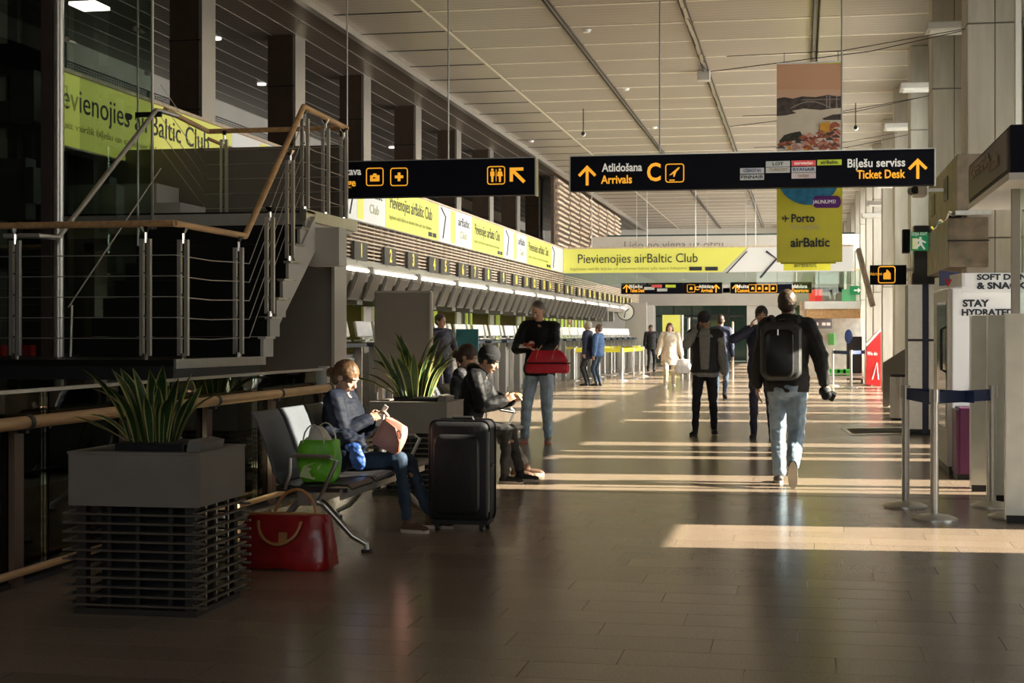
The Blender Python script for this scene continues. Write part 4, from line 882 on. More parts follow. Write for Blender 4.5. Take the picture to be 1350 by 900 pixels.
# ================================================================ benches
def bench(y0, n, lab, xs=0):
    t = thing('airport_bench', lab, 'bench', (-3.1+xs, y0+n*.265, 0)); P = .53; sm = mat('seat_metal', (.045, .042, .045), .42, .5) if 'seat_metal' not in MATS else MATS['seat_metal']
    bm_ = MATS.get('back_metal') or mat('back_metal', (.09, .10, .115), .5, .2)
    MB().bb(-3.12+xs, -3.02+xs, y0-.0, y0+n*P, .30, .385).build('beam', alu, t, .006)
    MB().prism([(-2.84+xs, y0, .34), (-2.84+xs, y0+n*P, .34), (-2.84+xs, y0+n*P, .405), (-2.84+xs, y0, .405)], (.015, 0, 0)).build('front_beam', alu, t)
    for k in range(n):
        y = y0+P*k
        o = MB()
        prof = [(-3.24, .425), (-3.14, .408), (-3.0, .41), (-2.86, .425), (-2.79, .422), (-2.765, .40)]
        rings = [[V((x+xs, y+.02, z)), V((x+xs, y+P-.02, z)), V((x+xs, y+P-.02, z+.014)), V((x+xs, y+.02, z+.014))] for x, z in prof]; o.loft(rings).build('seat', sm, t, .003)
        prof = [(-3.23, .44), (-3.27, .50), (-3.325, .66), (-3.385, .82), (-3.42, .88)]
        rings = [[V((x+xs, y+.025, z)), V((x+xs, y+P-.025, z)), V((x-.016+xs, y+P-.025, z+.004)), V((x-.016+xs, y+.025, z+.004))] for x, z in prof]; MB().loft(rings).build('backrest', bm_, t, .003)
        for q in (y+.03, y+P-.03): MB().bb(-3.26+xs, -2.8+xs, q-.008, q+.008, .385, .41).build('seat_rib', sm, t)
    for y in (y0+.01, y0+n*P-.01):
        MB().tube([(-3.2+xs, y, .40), (-3.17+xs, y, .50), (-3.17+xs, y, .60), (-3.14+xs, y, .615), (-2.9+xs, y, .61), (-2.86+xs, y, .585), (-2.98+xs, y, .33)], .013, 8).build('armrest', alu, t, smooth=True)
    for y in (y0+.12, y0+n*P-.3):
        for xf in (-2.70, -3.42):
            MB().tube([(-3.07+xs, y, .33), (-2.98+xs if xf > -3 else -3.16+xs, y, .30), (xf+(.09 if xf < -3 else -.09)+xs, y, .10), (xf+xs, y, .055), (xf+xs, y, .02)], [.024, .024, .020, .018, .018], 10).build('leg', alu, t, smooth=True); MB().cyl((xf+xs, y, 0), .035, .02, 14).build('foot', rubber, t)
    return t
bench(9.12, 4, 'perforated steel bench with grey backrests carrying the shopping bag and woman'); bench(13.3, 4, 'far steel bench behind the planter where the beanie man sits', -.05)
# bags -----------------------------------------------------------------
redl = mat('red_leather', (.34, .012, .012), .30, 0, .25, 12, bump=.3, bscale=14); tanl = mat('tan_leather', (.50, .24, .09), .4, 0, .15, 12)
def softbox(b, c, sx, sy, sz, topk=1.0, bulge=.08, seg=8, rz=0, noise_a=0, seed=0, topy=None):
    """soft bag body: stacked rounded rings"""
    rings = []; topy = topk if topy is None else topy; ca, sa = math.cos(rz), math.sin(rz)
    for k in range(seg+1):
        u = k/seg; kx = (1+(topk-1)*u)*(1+bulge*math.sin(PI*u))*(.93 if k in (0, seg) else 1); ky = (1+(topy-1)*u)*(1+bulge*math.sin(PI*u))*(.90 if k in (0, seg) else 1); ring = []
        for i in range(28):
            a = 2*PI*i/28; x = math.copysign(abs(math.cos(a))**.35, math.cos(a))*sx/2*kx; y = math.copysign(abs(math.sin(a))**.35, math.sin(a))*sy/2*ky
            p = V((x*ca-y*sa, x*sa+y*ca, sz*u)); 
            if noise_a: p += noise.noise_vector(p*9+V((seed, 0, 0)))*noise_a
            ring.append(V(c)+p)
        rings.append(ring)
    return b.loft(rings)
rb = thing('red_handbag', 'glossy red leather handbag with tan handles on the floor', 'bag', (-2.98, 8.55, 0))
softbox(MB(), (-2.98, 8.55, .004), .56, .26, .31, .90, .02, 9, 0, .02, 3, topy=.42).build('bag_body', redl, rb, smooth=True)
MB().tube([(-3.22, 8.55, .312), (-3.0, 8.55, .318), (-2.74, 8.55, .312)], .012, 8).build('top_edge', tanl, rb, smooth=True)
for y, h, dx in ((8.46, -.13, -.02), (8.60, .17, .03)):
    pts = [(-2.98+dx-.13*math.cos(PI*k/12), y-(.05 if h < 0 else -.02)*math.sin(PI*k/12), .285+h*math.sin(PI*k/12)) for k in range(13)]; MB().tube(pts, .010, 8).build('handle', tanl, rb, smooth=True)
MB().bb(-3.00, -2.95, 8.44, 8.462, .16, .22).build('clasp', tanl, rb)
MB().prism([(-2.735, 8.46, .28), (-2.70, 8.44, .02), (-2.705, 8.64, .02), (-2.735, 8.60, .28)], (.01, 0, 0)).build('side_gusset', redl, rb)
gbag = thing('shopping_bag', 'bright green shopping bag with white carrier inside, on the nearest bench seat', 'bag', (-3.06, 9.40, .43))
grn = mat('bag_green', (.16, .52, .02), .45, 0, .25, 10, bump=.4, bscale=16); pl = mat('plastic_white', (.66, .62, .55), .35, 0, .08, 12, bump=.8, bscale=22)
softbox(MB(), (-3.06, 9.40, .432), .23, .26, .27, 1.05, .05, 8, .1, .018, 9).build('bag_body', grn, gbag, smooth=True); softbox(MB(), (-3.07, 9.40, .62), .16, .2, .16, .6, .1, 8, .2, .03, 4).build('white_carrier', pl, gbag, smooth=True)
MB().prism([(-3.17+.17*u, 9.267, .45+.2*v) for u, v in ((.1, .1), (.5, .9), (.9, 1.1), (.6, .2), (.95, .5), (.7, 0))], (0, -.006, 0)).build('white_print', mat('pale_green_print', (.62, .75, .35), .5), gbag)
for y in (9.27, 9.52): MB().tube([(-3.06-.07*math.cos(PI*k/10), y, .68+.12*math.sin(PI*k/10)) for k in range(11)], .009, 6, flat=.5).build('strap', pl, gbag, smooth=True)
# suitcase
sfab = mat('suitcase_fabric', (.012, .012, .014), .62, 0, .3, 40, bump=.15, bscale=60)
sx_, sy_ = -2.35, 10.45
su = thing('suitcase', 'upright black fabric suitcase on wheels beside the seated woman', 'suitcase', (sx_, sy_, 0))
def rbox(c, sx, sy, sz, r, n=6, taper=0):
    pts = []
    for cx, cz, a0 in ((1, 1, 0), (-1, 1, 90), (-1, -1, 180), (1, -1, 270)):
        for k in range(n+1): a = R(a0+90*k/n); pts.append((cx*(sx/2-r)+r*math.cos(a), cz*(sz/2-r)+r*math.sin(a)))
    rings = [[V(c)+V((x*k, y, z*k)) for x, z in pts] for y, k in ((-sy/2, .90), (-sy/2+.012, .97), (-sy/2+.035, 1), (sy/2-.035, 1), (sy/2-.012, .97), (sy/2, .90))]
    return MB().loft(rings)
rbox((sx_, sy_, .42), .42, .27, .70, .05).build('case_body', sfab, su, smooth=True)
rbox((sx_-.01, sy_-.15, .40), .33, .08, .56, .06).build('front_pocket', sfab, su, smooth=True)
for y in (-.10, .10): 
    pts = []
    for cx, cz, a0 in ((1, 1, 0), (-1, 1, 90), (-1, -1, 180), (1, -1, 270)):
        for k in range(5): a = R(a0+22.5*k); pts.append(V((sx_+cx*.165+.05*math.cos(a), sy_+y, .42+cz*.305+.05*math.sin(a))))
    MB().tube(pts, .007, 6, closed=True).build('piping', blackm, su)
MB().bb(sx_+.205, sx_+.222, sy_-.06, sy_+.06, .45, .47).build('side_handle', rubber, su); MB().tube([(sx_-.08, sy_, .765), (sx_-.07, sy_, .79), (sx_+.07, sy_, .79), (sx_+.08, sy_, .765)], .011, 8).build('top_handle', rubber, su)
MB().bb(sx_+.208, sx_+.216, sy_-.115, sy_-.105, .14, .70).build('zip', alu, su)
MB().bb(sx_-.2, sx_+.2, sy_-.12, sy_+.12, .05, .08).build('base_frame', rubber, su)
for x in (-.16, .16):
    for y in (-.10, .10):
        wh = MB().tube([(sx_+x-.012, sy_+y, .028), (sx_+x+.012, sy_+y, .028)], .028, 14).build('wheel', rubber, su); MB().bb(sx_+x-.018, sx_+x+.018, sy_+y-.012, sy_+y+.012, .03, .07).build('wheel_fork', darksteel, su); MB().tube([(sx_+x-.014, sy_+y, .028), (sx_+x+.014, sy_+y, .028)], .012, 10).build('wheel_hub', alu, wh)
# ================================================================ right side furniture
for k, (px, py) in enumerate(((1194, 668), (1232, 685), (1308, 668), (1333, 682))):
    p = atZ(px, py); rowsP.append(p); qpost(p.x, p.y, ['steel belt post at the back left of the navy belt barrier', 'steel belt post in front at the left of the navy belt barrier', 'steel belt post at the right end of the navy belt, before the white panel', 'steel belt post half hidden at the foot of the nearest white panel'][k], 'belt posts of the navy belt barrier')
P = rowsP[-4:]
def belt(a, c, m, lab, cat_, z0=.86, z1=.95, grp='navy belts'):
    t = thing('navy_belt', lab, 'belt', a, 0, grp); MB().prism([(a.x, a.y, z0), (c.x, c.y, z0-.01), (c.x, c.y, z1-.01), (a.x, a.y, z1)], (.002, .006, 0)).build('belt', m, t); return t
belt(P[1], P[2], belt_m, 'navy belt stretched from the front left post to the right post', 'belt'); belt(P[0], P[1]+V((0, 0, 0)), belt_m, 'short navy belt between the two left steel posts', 'belt'); belt(P[0], V((1.3, 12.1, 0)), belt_m, 'navy belt running from the back left post toward the white panel', 'belt')
pm_ = mat('partition_paint', (.66, .66, .60), .4)
def partition(px0, px1, pyb, pyt, lab, dep=.06):
    Y = atZ(px0, pyb).y; a = atY(px0, pyb, Y); c = atY(px1, pyb, Y); zt = atY(px0, pyt, Y).z
    t = thing('partition_panel', lab, 'partition', ((a.x+c.x)/2, Y, 0)); MB().bb(a.x, c.x, Y, Y+dep, .06, zt).build('panel', pm_, t, .003); MB().bb(a.x+.01, c.x-.01, Y+.01, Y+dep-.01, 0, .06).build('plinth', blackm, t); MB().bb(a.x-.006, a.x, Y-.004, Y+dep, .03, zt+.005).build('edge_trim', alu, t); return t
partition(1280, 1304, 648, 415, 'slim white partition panel beside the vending machine'); partition(1302, 1330, 662, 415, 'middle white partition panel, set back in shade', .04); partition(1326, 1400, 690, 413, 'nearest white partition panel at the right edge', .05)
fr = thing('window_frame_post', 'slim glazed frame post at the right edge above the panels', 'frame', atY(1342, 270, 11.9)); a = atY(1334, 270, 11.9); MB().bb(a.x, a.x+.06, 11.9, 11.96, 1.52, 2.47).build('post', greyl, fr); MB().bb(a.x+.06, a.x+.6, 11.92, 11.93, 1.52, 2.47).build('glass_pane', glass, fr); MB().bb(a.x+.02, a.x+.5, 11.9, 11.95, 1.50, 1.53).build('lower_rail', greyl, fr)
# vending machine and header
vm = thing('vending_machine', 'white drinks vending machine lettered STAY HYDRATED', 'vending machine', (1.9, 16, 0)); vx = atY(1256, 400, 15.4).x
gloww = mat('glow_added_white', (.80, .79, .77), .45, 0, .02, emit=.22)  # glow added to the white to brighten machine body and header board
MB().bb(vx, vx+.85, 15.4, 17.0, .08, 1.83).build('body', gloww, vm, .01); MB().bb(vx-.05, vx, 15.42, 16.98, .08, 1.82).build('door', greyl, vm, .005); MB().bb(vx-.056, vx-.05, 15.52, 16.5, .45, 1.7).build('door_glass', mat('vending_glass', (.06, .07, .09), .08), vm)
MB().bb(vx-.03, vx+.8, 15.45, 16.95, 0, .08).build('plinth', blackm, vm); MB().tube([(vx-.05, 15.5, 1.0), (vx-.10, 15.5, 1.03), (vx-.10, 15.5, 1.42), (vx-.05, 15.5, 1.45)], .014, 8).build('door_handle', blackm, vm)
def VP_(px, py): return atY(px, py, 15.392)
text('STAY', VP_(1286, 400), .066, ink, vm, 0, .25, bold=.06); text('HYDRATED', VP_(1302, 412), .062, ink, vm, 0, .49, bold=.06)
MB().prism([VP_(1276, 530), VP_(1281, 470), VP_(1290, 430), VP_(1300, 455), VP_(1300, 530)], (0, .004, 0)).build('pale_blue_print', mat('pale_blue', (.50, .58, .70), .5), vm)
vp = thing('purple_machine', 'purple vending machine base peeking out left of the white panel', 'vending machine', (1.75, 14.7, 0)); px_ = atY(1265, 600, 14.9).x; MB().bb(px_, px_+.7, 14.9, 15.35, .05, .68).build('body', mat('purple_paint', (.10, .012, .07), .4), vp, .01); MB().bb(px_-.03, px_, 14.92, 15.33, .05, .66).build('door', MATS['purple_paint'], vp); MB().bb(px_-.02, px_+.6, 14.92, 15.3, 0, .05).build('plinth', blackm, vp)
hd = thing('vending_header', 'white header sign reading soft drinks and snacks on top of the vending machine', 'sign', (1.8, 15.3, 1.84)); a = atY(1268, 386, 15.3); c = atY(1390, 359, 15.3)
MB().bb(a.x, c.x, 15.3, 15.36, a.z, c.z).build('front_board', gloww, hd, .004); a2 = atY(1240, 386, 15.9); MB().prism([(a2.x, 16.6, 1.84), (a.x, 15.3, 1.84), (a.x, 15.3, c.z), (a2.x, 16.6, c.z)], (.03, .0, 0)).build('side_board', white, hd)
text('SOFT DRINKS', atY(1288, 365.5, 15.29), .055, ink, hd, 0, .57, bold=.06, align='LEFT'); text('& SNACKS', atY(1288, 377, 15.29), .062, ink, hd, 0, .50, bold=.06, align='LEFT')
b = MB(); b.prism([(a2.x+.02, 16.1, 1.87), (a2.x+.15, 15.75, 1.88), (a2.x+.15, 15.75, 2.0), (a2.x+.02, 16.1, 2.03)], (-.02, -.02, 0)); b.build('blue_emblem', mat('emblem_blue', (.02, .06, .35), .4), hd); MB().tube([atY(1246, 372, 15.6)+V((.0, -.02, .03)), atY(1250, 376, 15.5), atY(1254, 368, 15.5)], .012, 6).build('red_stroke', redp, hd)
# dark door block
db = thing('steel_cabinet', 'tall steel cabinet with navy centre strip behind the round bin', 'cabinet', (1.9, 21, 0)); a = atY(1197, 375, 21.4); c = atY(1243, 375, 21.4)
MB().bb(a.x, c.x+.1, 21.4, 22.0, .05, a.z).build('body', darksteel, db, .005)
for (p0, p1) in ((1197, 1216), (1224, 1243)):
    for (z0, z1) in ((.08, 1.28), (1.31, a.z)): MB().bb(atY(p0, 1, 21.4).x, atY(p1, 1, 21.4).x, 21.37, 21.4, z0, z1).build('door_panel', steel, db, .003)
MB().bb(atY(1216.5, 1, 21.3).x, atY(1223.5, 1, 21.3).x, 21.36, 21.4, .02, a.z+.01).build('centre_strip', mat('deep_navy', (.006, .012, .06), .4), db); MB().bb(a.x+.02, c.x+.08, 21.45, 21.95, 0, .05).build('plinth', blackm, db)
dd = thing('overhead_display', 'dark box display above the steel cabinet', 'display', (1.8, 21.8, 2.2)); a = atY(1205, 297, 21.8); c = atY(1229, 374, 21.8); MB().bb(a.x, c.x, 21.8, 22.1, c.z, a.z).build('case', mat('display_dark', (.035, .03, .028), .4), dd, .01); MB().bb(a.x, c.x+.25, 21.8, 22.3, c.z, c.z+.16).build('lower_shelf', MATS['display_dark'], dd)
# ducts
d1 = thing('upper_duct', 'stained brown ventilation box high on the columns, beside the black sign end', 'duct', (1.85, 19.5, 3.0)); YD = 17.9
xa = atY(1262, 1, YD).x; z0, z1 = atY(1262, 280, YD).z, atY(1262, 203, YD).z
MB().prism([(xa, 21.8, z0+.0), (xa, YD+.06, z0), (xa, YD+.06, z1), (xa, 21.8, z1)], (.12, 0, 0)).build('side_panel', rustm, d1); MB().bb(xa, xa+.35, YD, YD+.05, z0, z1).build('end_panel', rustm, d1)
for y, z in ((19.0, z0+.25), (20.8, z0+.2)): MB().bb(xa-.01, xa, y, y+.5, z, z+.28).build('vent_slot', blackm, d1)
MB().bb(xa-.02, xa+.37, YD-.02, YD+.02, z0-.03, z0+.02).build('lower_trim', alu, d1); b = MB(); b.tube([(xa-.02, YD+.2+.35*i, z0+.04*math.sin(i*1.7)) for i in range(11)], .03, 6); b.build('torn_foil', chrome, d1)
d2 = thing('lower_duct', 'brown stained duct box below the torn foil of the upper one', 'duct', (1.85, 19.5, 2.2)); xb = atY(1250, 1, 18.3).x; za, zb = atY(1250, 352, 18.3).z, z0-.03
MB().bb(xb, xb+.45, 18.3, 21.3, za, zb).build('body', rustm, d2, .01); MB().bb(xb-.01, xb+.46, 18.28, 18.32, za+.3, za+.312).build('seam', blackm, d2)
for (z_, s__) in ((3.2, .1),): 
    q = atY(1212, 252, 19.5); cc = thing('camera_dome', 'small white security camera under the right end of the black sign', 'camera', q); MB().box(q, (.16, .3, .14)).build('body', white, cc, .02); MB().tube([q+V((-.1, -.02, 0)), q+V((-.06, -.16, -.0))], .05, 12).build('lens', blackm, cc); MB().bb(q.x+.07, q.x+.35, q.y-.02, q.y+.02, q.z-.01, q.z+.03).build('bracket', alu, cc)
# bin
p = atZ(1188, 553); bn = thing('ribbed_bin', 'round ribbed steel bin left of the steel cabinet', 'bin', p); MB().cyl(p+V((0, 0, .03)), .17, .66, 32).build('body', steel, bn, smooth=True); MB().cyl(p, .165, .03, 24).build('base', blackm, bn); MB().lathe(p, [(.12, .69), (.18, .69), (.185, .72), (.17, .735), (.12, .735)], 28).build('lid_ring', blackm, bn, smooth=True)
rbs = MB()
for k in range(32): a_ = 2*PI*k/32; rbs.bb(p.x+.172*math.cos(a_)-.004, p.x+.172*math.cos(a_)+.004, p.y+.172*math.sin(a_)-.004, p.y+.172*math.sin(a_)+.004, .04, .68)
rbs.build('rib_ring', alu, bn, kind='stuff')
sp_ = thing('sloping_panel', 'grey panel with slanted top standing in front of the columns', 'partition', atZ(1175, 536)); Yp = atZ(1164, 536).y; MB().prism([atY(1164, 536, Yp), atY(1171, 536, Yp), atY(1196, 500, Yp), atY(1196, 458, Yp), atY(1164, 478, Yp)], (0, .08, 0)).build('panel', greyp, sp_); 
gr = thing('floor_grate', 'flat metal entrance grate let into the floor by the window side', 'grate', (1.3, 21.7, 0)); pts = [atZ(1108, 564), atZ(1122, 574), atZ(1236, 571), atZ(1236, 563)]; MB().prism([q+V((0, 0, .002)) for q in pts], (0, 0, .006)).build('frame', alu, gr); pts = [atZ(1116, 565.5), atZ(1124, 572.5), atZ(1234, 570), atZ(1234, 564.5)]; MB().prism([q+V((0, 0, .008)) for q in pts], (0, 0, .003)).build('grate_mat', mat('mat_grey', (.12, .11, .10), .8, bump=.6, bscale=50), gr)
# red booth
Yr = 38; rs = thing('red_stand', 'red information stand with slanted top by the far columns', 'stand', atZ(1152, 508)); Yr = atZ(1152, 509).y
MB().prism([atY(1142, 507, Yr), atY(1161.5, 509, Yr), atY(1161.5, 437, Yr), atY(1157, 440, Yr), atY(1143, 458, Yr)], (0, .5, 0)).build('body', redp, rs); MB().prism([atY(1142.5, 457, Yr-.02), atY(1161.5, 436, Yr-.02), atY(1161.5, 432, Yr-.02), atY(1141.5, 453, Yr-.02)], (0, .5, 0)).build('slanted_top', white, rs); text('We do', atY(1150, 466, Yr-.01), .10, signw, rs, 0, .26, bold=.03); MB().tube([atY(1150, 500, Yr-.02), atY(1156, 478, Yr-.02), atY(1158, 500, Yr-.02)], .02, 6).build('white_print', signw, rs)
# trolley with green crates, navy posts
Yt = atZ(1110, 506).y; tr = thing('tray_trolley', 'low steel trolley stacked with green trays near the far wall', 'trolley', atZ(1112, 506)); a = atY(1086, 500, Yt); c = atY(1141, 500, Yt)
MB().bb(a.x, c.x, Yt, Yt+.7, .16, .22).build('deck', steel, tr); MB().bb(a.x, c.x, Yt, Yt+.03, .26, .29).build('guard_rail', steel, tr)
for i in range(4): x = a.x+.05+(c.x-a.x-.5)*i/4; MB().bb(x, x+.24, Yt+.05, Yt+.6, .22, .40).build('green_tray', mat('tray_green', (.05, .50, .06), .4) if 'tray_green' not in MATS else MATS['tray_green'], tr, .01)
for x in (a.x+.1, c.x-.1):
    for y in (Yt+.08, Yt+.6): MB().tube([(x, y, .07), (x+.04, y, .07)], .07, 12).build('wheel', rubber, tr); MB().bb(x, x+.04, y-.02, y+.02, .07, .17).build('wheel_fork', steel, tr)
lastp = []
for k, (px, py) in enumerate(((1098, 509), (1122, 511), (1141, 508))): p = atZ(px, py); lastp.append(p); qpost(p.x, p.y, '%s of three far belt posts by the green trays' % ['left', 'middle', 'right'][k], 'far belt posts by the trays')
belt(lastp[0], lastp[1], belt_m, 'far navy belt left of the middle post by the green trays', 'belt', grp='far navy belts'); belt(lastp[1], lastp[2], belt_m, 'far navy belt reaching right toward the red stand', 'belt', grp='far navy belts')
bk = thing('black_bin', 'tall black bin behind the far navy belt', 'bin', atZ(1132, 500)); p = atZ(1132, 500); MB().bb(p.x-.35, p.x+.1, p.y, p.y+.5, 0, 1.3).build('body', darksteel, bk, .02); MB().ell((p.x-.3, p.y-.02, 1.3), (.12, .1, .22)).build('blue_bundle', mat('bundle_blue', (.03, .06, .22), .6), bk)
# gallery at the far right
Yg = 50; ga = atY(1046, 401, Yg); gc = atY(1127, 401, Yg); g_ = thing('far_gallery', 'far gallery floor with glass balustrade and wooden underside', 'balcony', ((ga.x+gc.x)/2, Yg, ga.z))
zt, zb = atY(1095, 397, Yg).z, atY(1095, 407, Yg).z; MB().bb(ga.x+.35, 1.88, Yg, Yg+6, zb, zt).build('slab', white, g_); MB().bb(ga.x+.4, 1.86, Yg+.05, Yg+6, zb-.3, zb).build('wooden_underside', wood, g_)
MB().bb(ga.x+.35, 1.88, Yg, Yg+.02, zt, zt+1.0).build('glass_pane', glass, g_); MB().bb(ga.x+.35, 1.88, Yg-.01, Yg+.04, zt+1.0, zt+1.04).build('top_rail', wood, g_)
MB().prism([(ga.x+.35, Yg+.5, zt), (ga.x-.5, Yg+.5, zb-1.6), (ga.x-.5, Yg+.5, zb-.7), (ga.x+.35, Yg+.5, zt+1)], (0, .02, 0)).build('stair_glass', glass, g_)
MB().bb(ga.x+.2, ga.x+.42, Yg+.1, Yg+.3, 0, zt).build('support_post', latte, g_)
for i, x in enumerate((.5, 1.6, 2.4)): MB().bb(ga.x+x, ga.x+x+.45, Yg+2.2, Yg+2.5, zt, zt+.45).build('seat_block', redp if i == 0 else mat('gallery_green', (.12, .45, .22), .5) if 'gallery_green' not in MATS else MATS['gallery_green'], g_)
b = MB(); b.bb(atY(1046, 1, Yg+1).x, 1.9, Yg+1, Yg+1.2, 0, zb-.3); o = struct('wall_gallery', b, mat('terrazzo_grey_wall', (.50, .50, .48), .5, 0, .15, 6))
q = atY(1084, 427, Yg+.97); t = thing('wall_plaque', 'grey plaque with pictograms on the far grey wall', 'sign', q); MB().box(q, (.62, .03, .3)).build('board', mat('plaque_grey', (.20, .20, .26), .5), t)
for dx in (-.18, .05, .2): MB().box(q+V((dx, -.025, 0)), (.12, .02, .1)).build('pictogram', signw, t)
q = atY(1096, 447, Yg+.95); tag(MB().box(q, (.2, .06, .38)).build('green_box', mat('box_green', (.10, .38, .10), .5), bevel=.01), 'small green first aid box on the far grey wall', 'box')
# tilted tv between the columns
q = atY(1141, 372, 34); t = thing('tilted_screen', 'thin tilted screen seen edge-on between far columns', 'display', q); MB().box(q+V((0, 0, .1)), (.08, .9, 1.3), ry=R(-14)).build('case', rustm, t); MB().tube([q+V((.1, 0, .2)), V((1.95, 34, q.z+.2))], .03, 6).build('arm', alu, t)
# far yellow panel behind the beige woman, and poles
q = atY(886, 440, 60); t = thing('yellow_stand', 'yellow advertising panel standing behind the woman in beige', 'board', (q.x, 60, 0)); MB().box(q, (.75, .1, 1.5)).build('board', yellowl, t); MB().bb(q.x-.3, q.x+.3, 60, 60.1, 0, q.z-.75).build('foot', darksteel, t)
for k, (px, w_) in enumerate(((899, .05), (908, .04), (966, .03))):
    q = atY(px, 420, 46); tag(MB().cyl((q.x, 46, 0), w_, 1.95-.1*k, 12).build('steel_pole', steel if k < 2 else latte, smooth=True), ['tall steel pole left of the phone man', 'second tall steel pole just beside the phone man', 'slim pale pole between the walking men'][k], 'pole')
# pendant microphones and detectors on the ceiling
def pend(px, pyt, pyb, Y, lab):
    a = atY(px, pyt, Y); c = atY(px, pyb, Y); t = thing('pendant_camera', lab, 'camera', c); MB().tube([(c.x, Y, CZ), c], .012, 6).build('cable', blackm, t); MB().ell(c, (.06, .06, .06)).build('dome', white, t, smooth=True); MB().ell(c+V((0, -.03, .01)), (.045, .045, .05)).build('lens', blackm, t, smooth=True)
pend(769, 150, 177, 34.2, 'small pendant camera hanging left of the ceiling tracks'); pend(1128, 139, 169, 34.5, 'small pendant camera hanging right of the tall poster')
for k, (px, py) in enumerate(((700, 186), (773, 40), (825, 117), (862, 168))):
    q = atZ(px, py, CZ-.01); t = thing('smoke_detector', '%s round detector from the left on the slatted ceiling' % ordw[k].replace('nearest', 'first'), 'detector', q); MB().cyl(q+V((0, 0, -.035)), .06, .04, 16, .075).build('dome', white, t, smooth=True); MB().cyl(q+V((0, 0, -.005)), .085, .02, 16).build('base', white, t)
for k, (px, py) in enumerate(((928, 100), (987, 268))):
    q = atZ(px, py, CZ-.1); tag(MB().box(q, (.24, .24, .2)).build('junction_box', greyl, bevel=.01), ['grey junction box hanging from the lamp track', 'second smaller-looking junction box far down the lamp track'][k], 'box')
for k, (px, py) in enumerate(((285, 52), (345, 112), (517, 195))): q = atZ(px, py, CZ-.05); tag(MB().cyl(q, .09, .03, 14).build('downlight', lamp_m), '%s small downlight in the dark left ceiling' % ordw[k].replace('nearest', 'first'), 'light')
for k, (x0_, y0_, y1_) in enumerate(((1.9, 20.5, 20.5), (1.9, 26, 26), (1.9, 31, 31))):
    tag(MB().tube([(2.7, y0_, 5.45), (.9, y0_, 5.1), (-1.2, y0_, 4.9)], .006, 5).build('stay_cable', blackm), '%s thin black stay cable reaching from the columns' % ordw[k], 'cable')
# ================================================================ people
def shrink(b, vox, name, m, parent, smooth=2, fold=0.0, fs=9, seed=0):
    """union of closed pieces -> one continuous skin"""
    me = b.mesh('tmp', m); o = bpy.data.objects.new('tmp', me); C.objects.link(o)
    r = o.modifiers.new('r', 'REMESH'); r.mode = 'VOXEL'; r.voxel_size = vox
    s = o.modifiers.new('s', 'SMOOTH'); s.iterations = smooth; s.factor = .5
    dg = bpy.context.evaluated_depsgraph_get(); nm = bpy.data.meshes.new_from_object(o.evaluated_get(dg)); bpy.data.objects.remove(o); bpy.data.meshes.remove(me)
    nm.name = name
    if fold:
        nv = len(nm.vertices); co = [0.0]*(3*nv); no_ = [0.0]*(3*nv); nm.vertices.foreach_get('co', co); nm.vertex_normals.foreach_get('vector', no_)
        for i in range(nv):
            j = 3*i; q = V((co[j]*fs+seed, co[j+1]*fs, co[j+2]*fs*1.6)); d = noise.noise(q)*fold+noise.noise(q*2.3)*fold*.5
            co[j] += no_[j]*d; co[j+1] += no_[j+1]*d; co[j+2] += no_[j+2]*d
        nm.vertices.foreach_set('co', co)
    nm.polygons.foreach_set('use_smooth', [True]*len(nm.polygons)); nm.update()
    q = bpy.data.objects.new(name, nm); C.objects.link(q); q.parent = parent
    if not nm.materials: nm.materials.append(m)
    return q
def ik(a, t, l1, l2, pole):
    a = V(a); t = V(t); d = t-a; L = d.length
    if L > (l1+l2)*.999: t = a+d*((l1+l2)*.999/L); d = t-a; L = d.length
    x = (l1*l1-l2*l2+L*L)/(2*L); h = math.sqrt(max(0, l1*l1-x*x)); u = d/L; p = V(pole); p = p-u*p.dot(u)
    if p.length < 1e-4: p = u.orthogonal()
    return a+u*x+p.normalized()*h, t
skins = {}
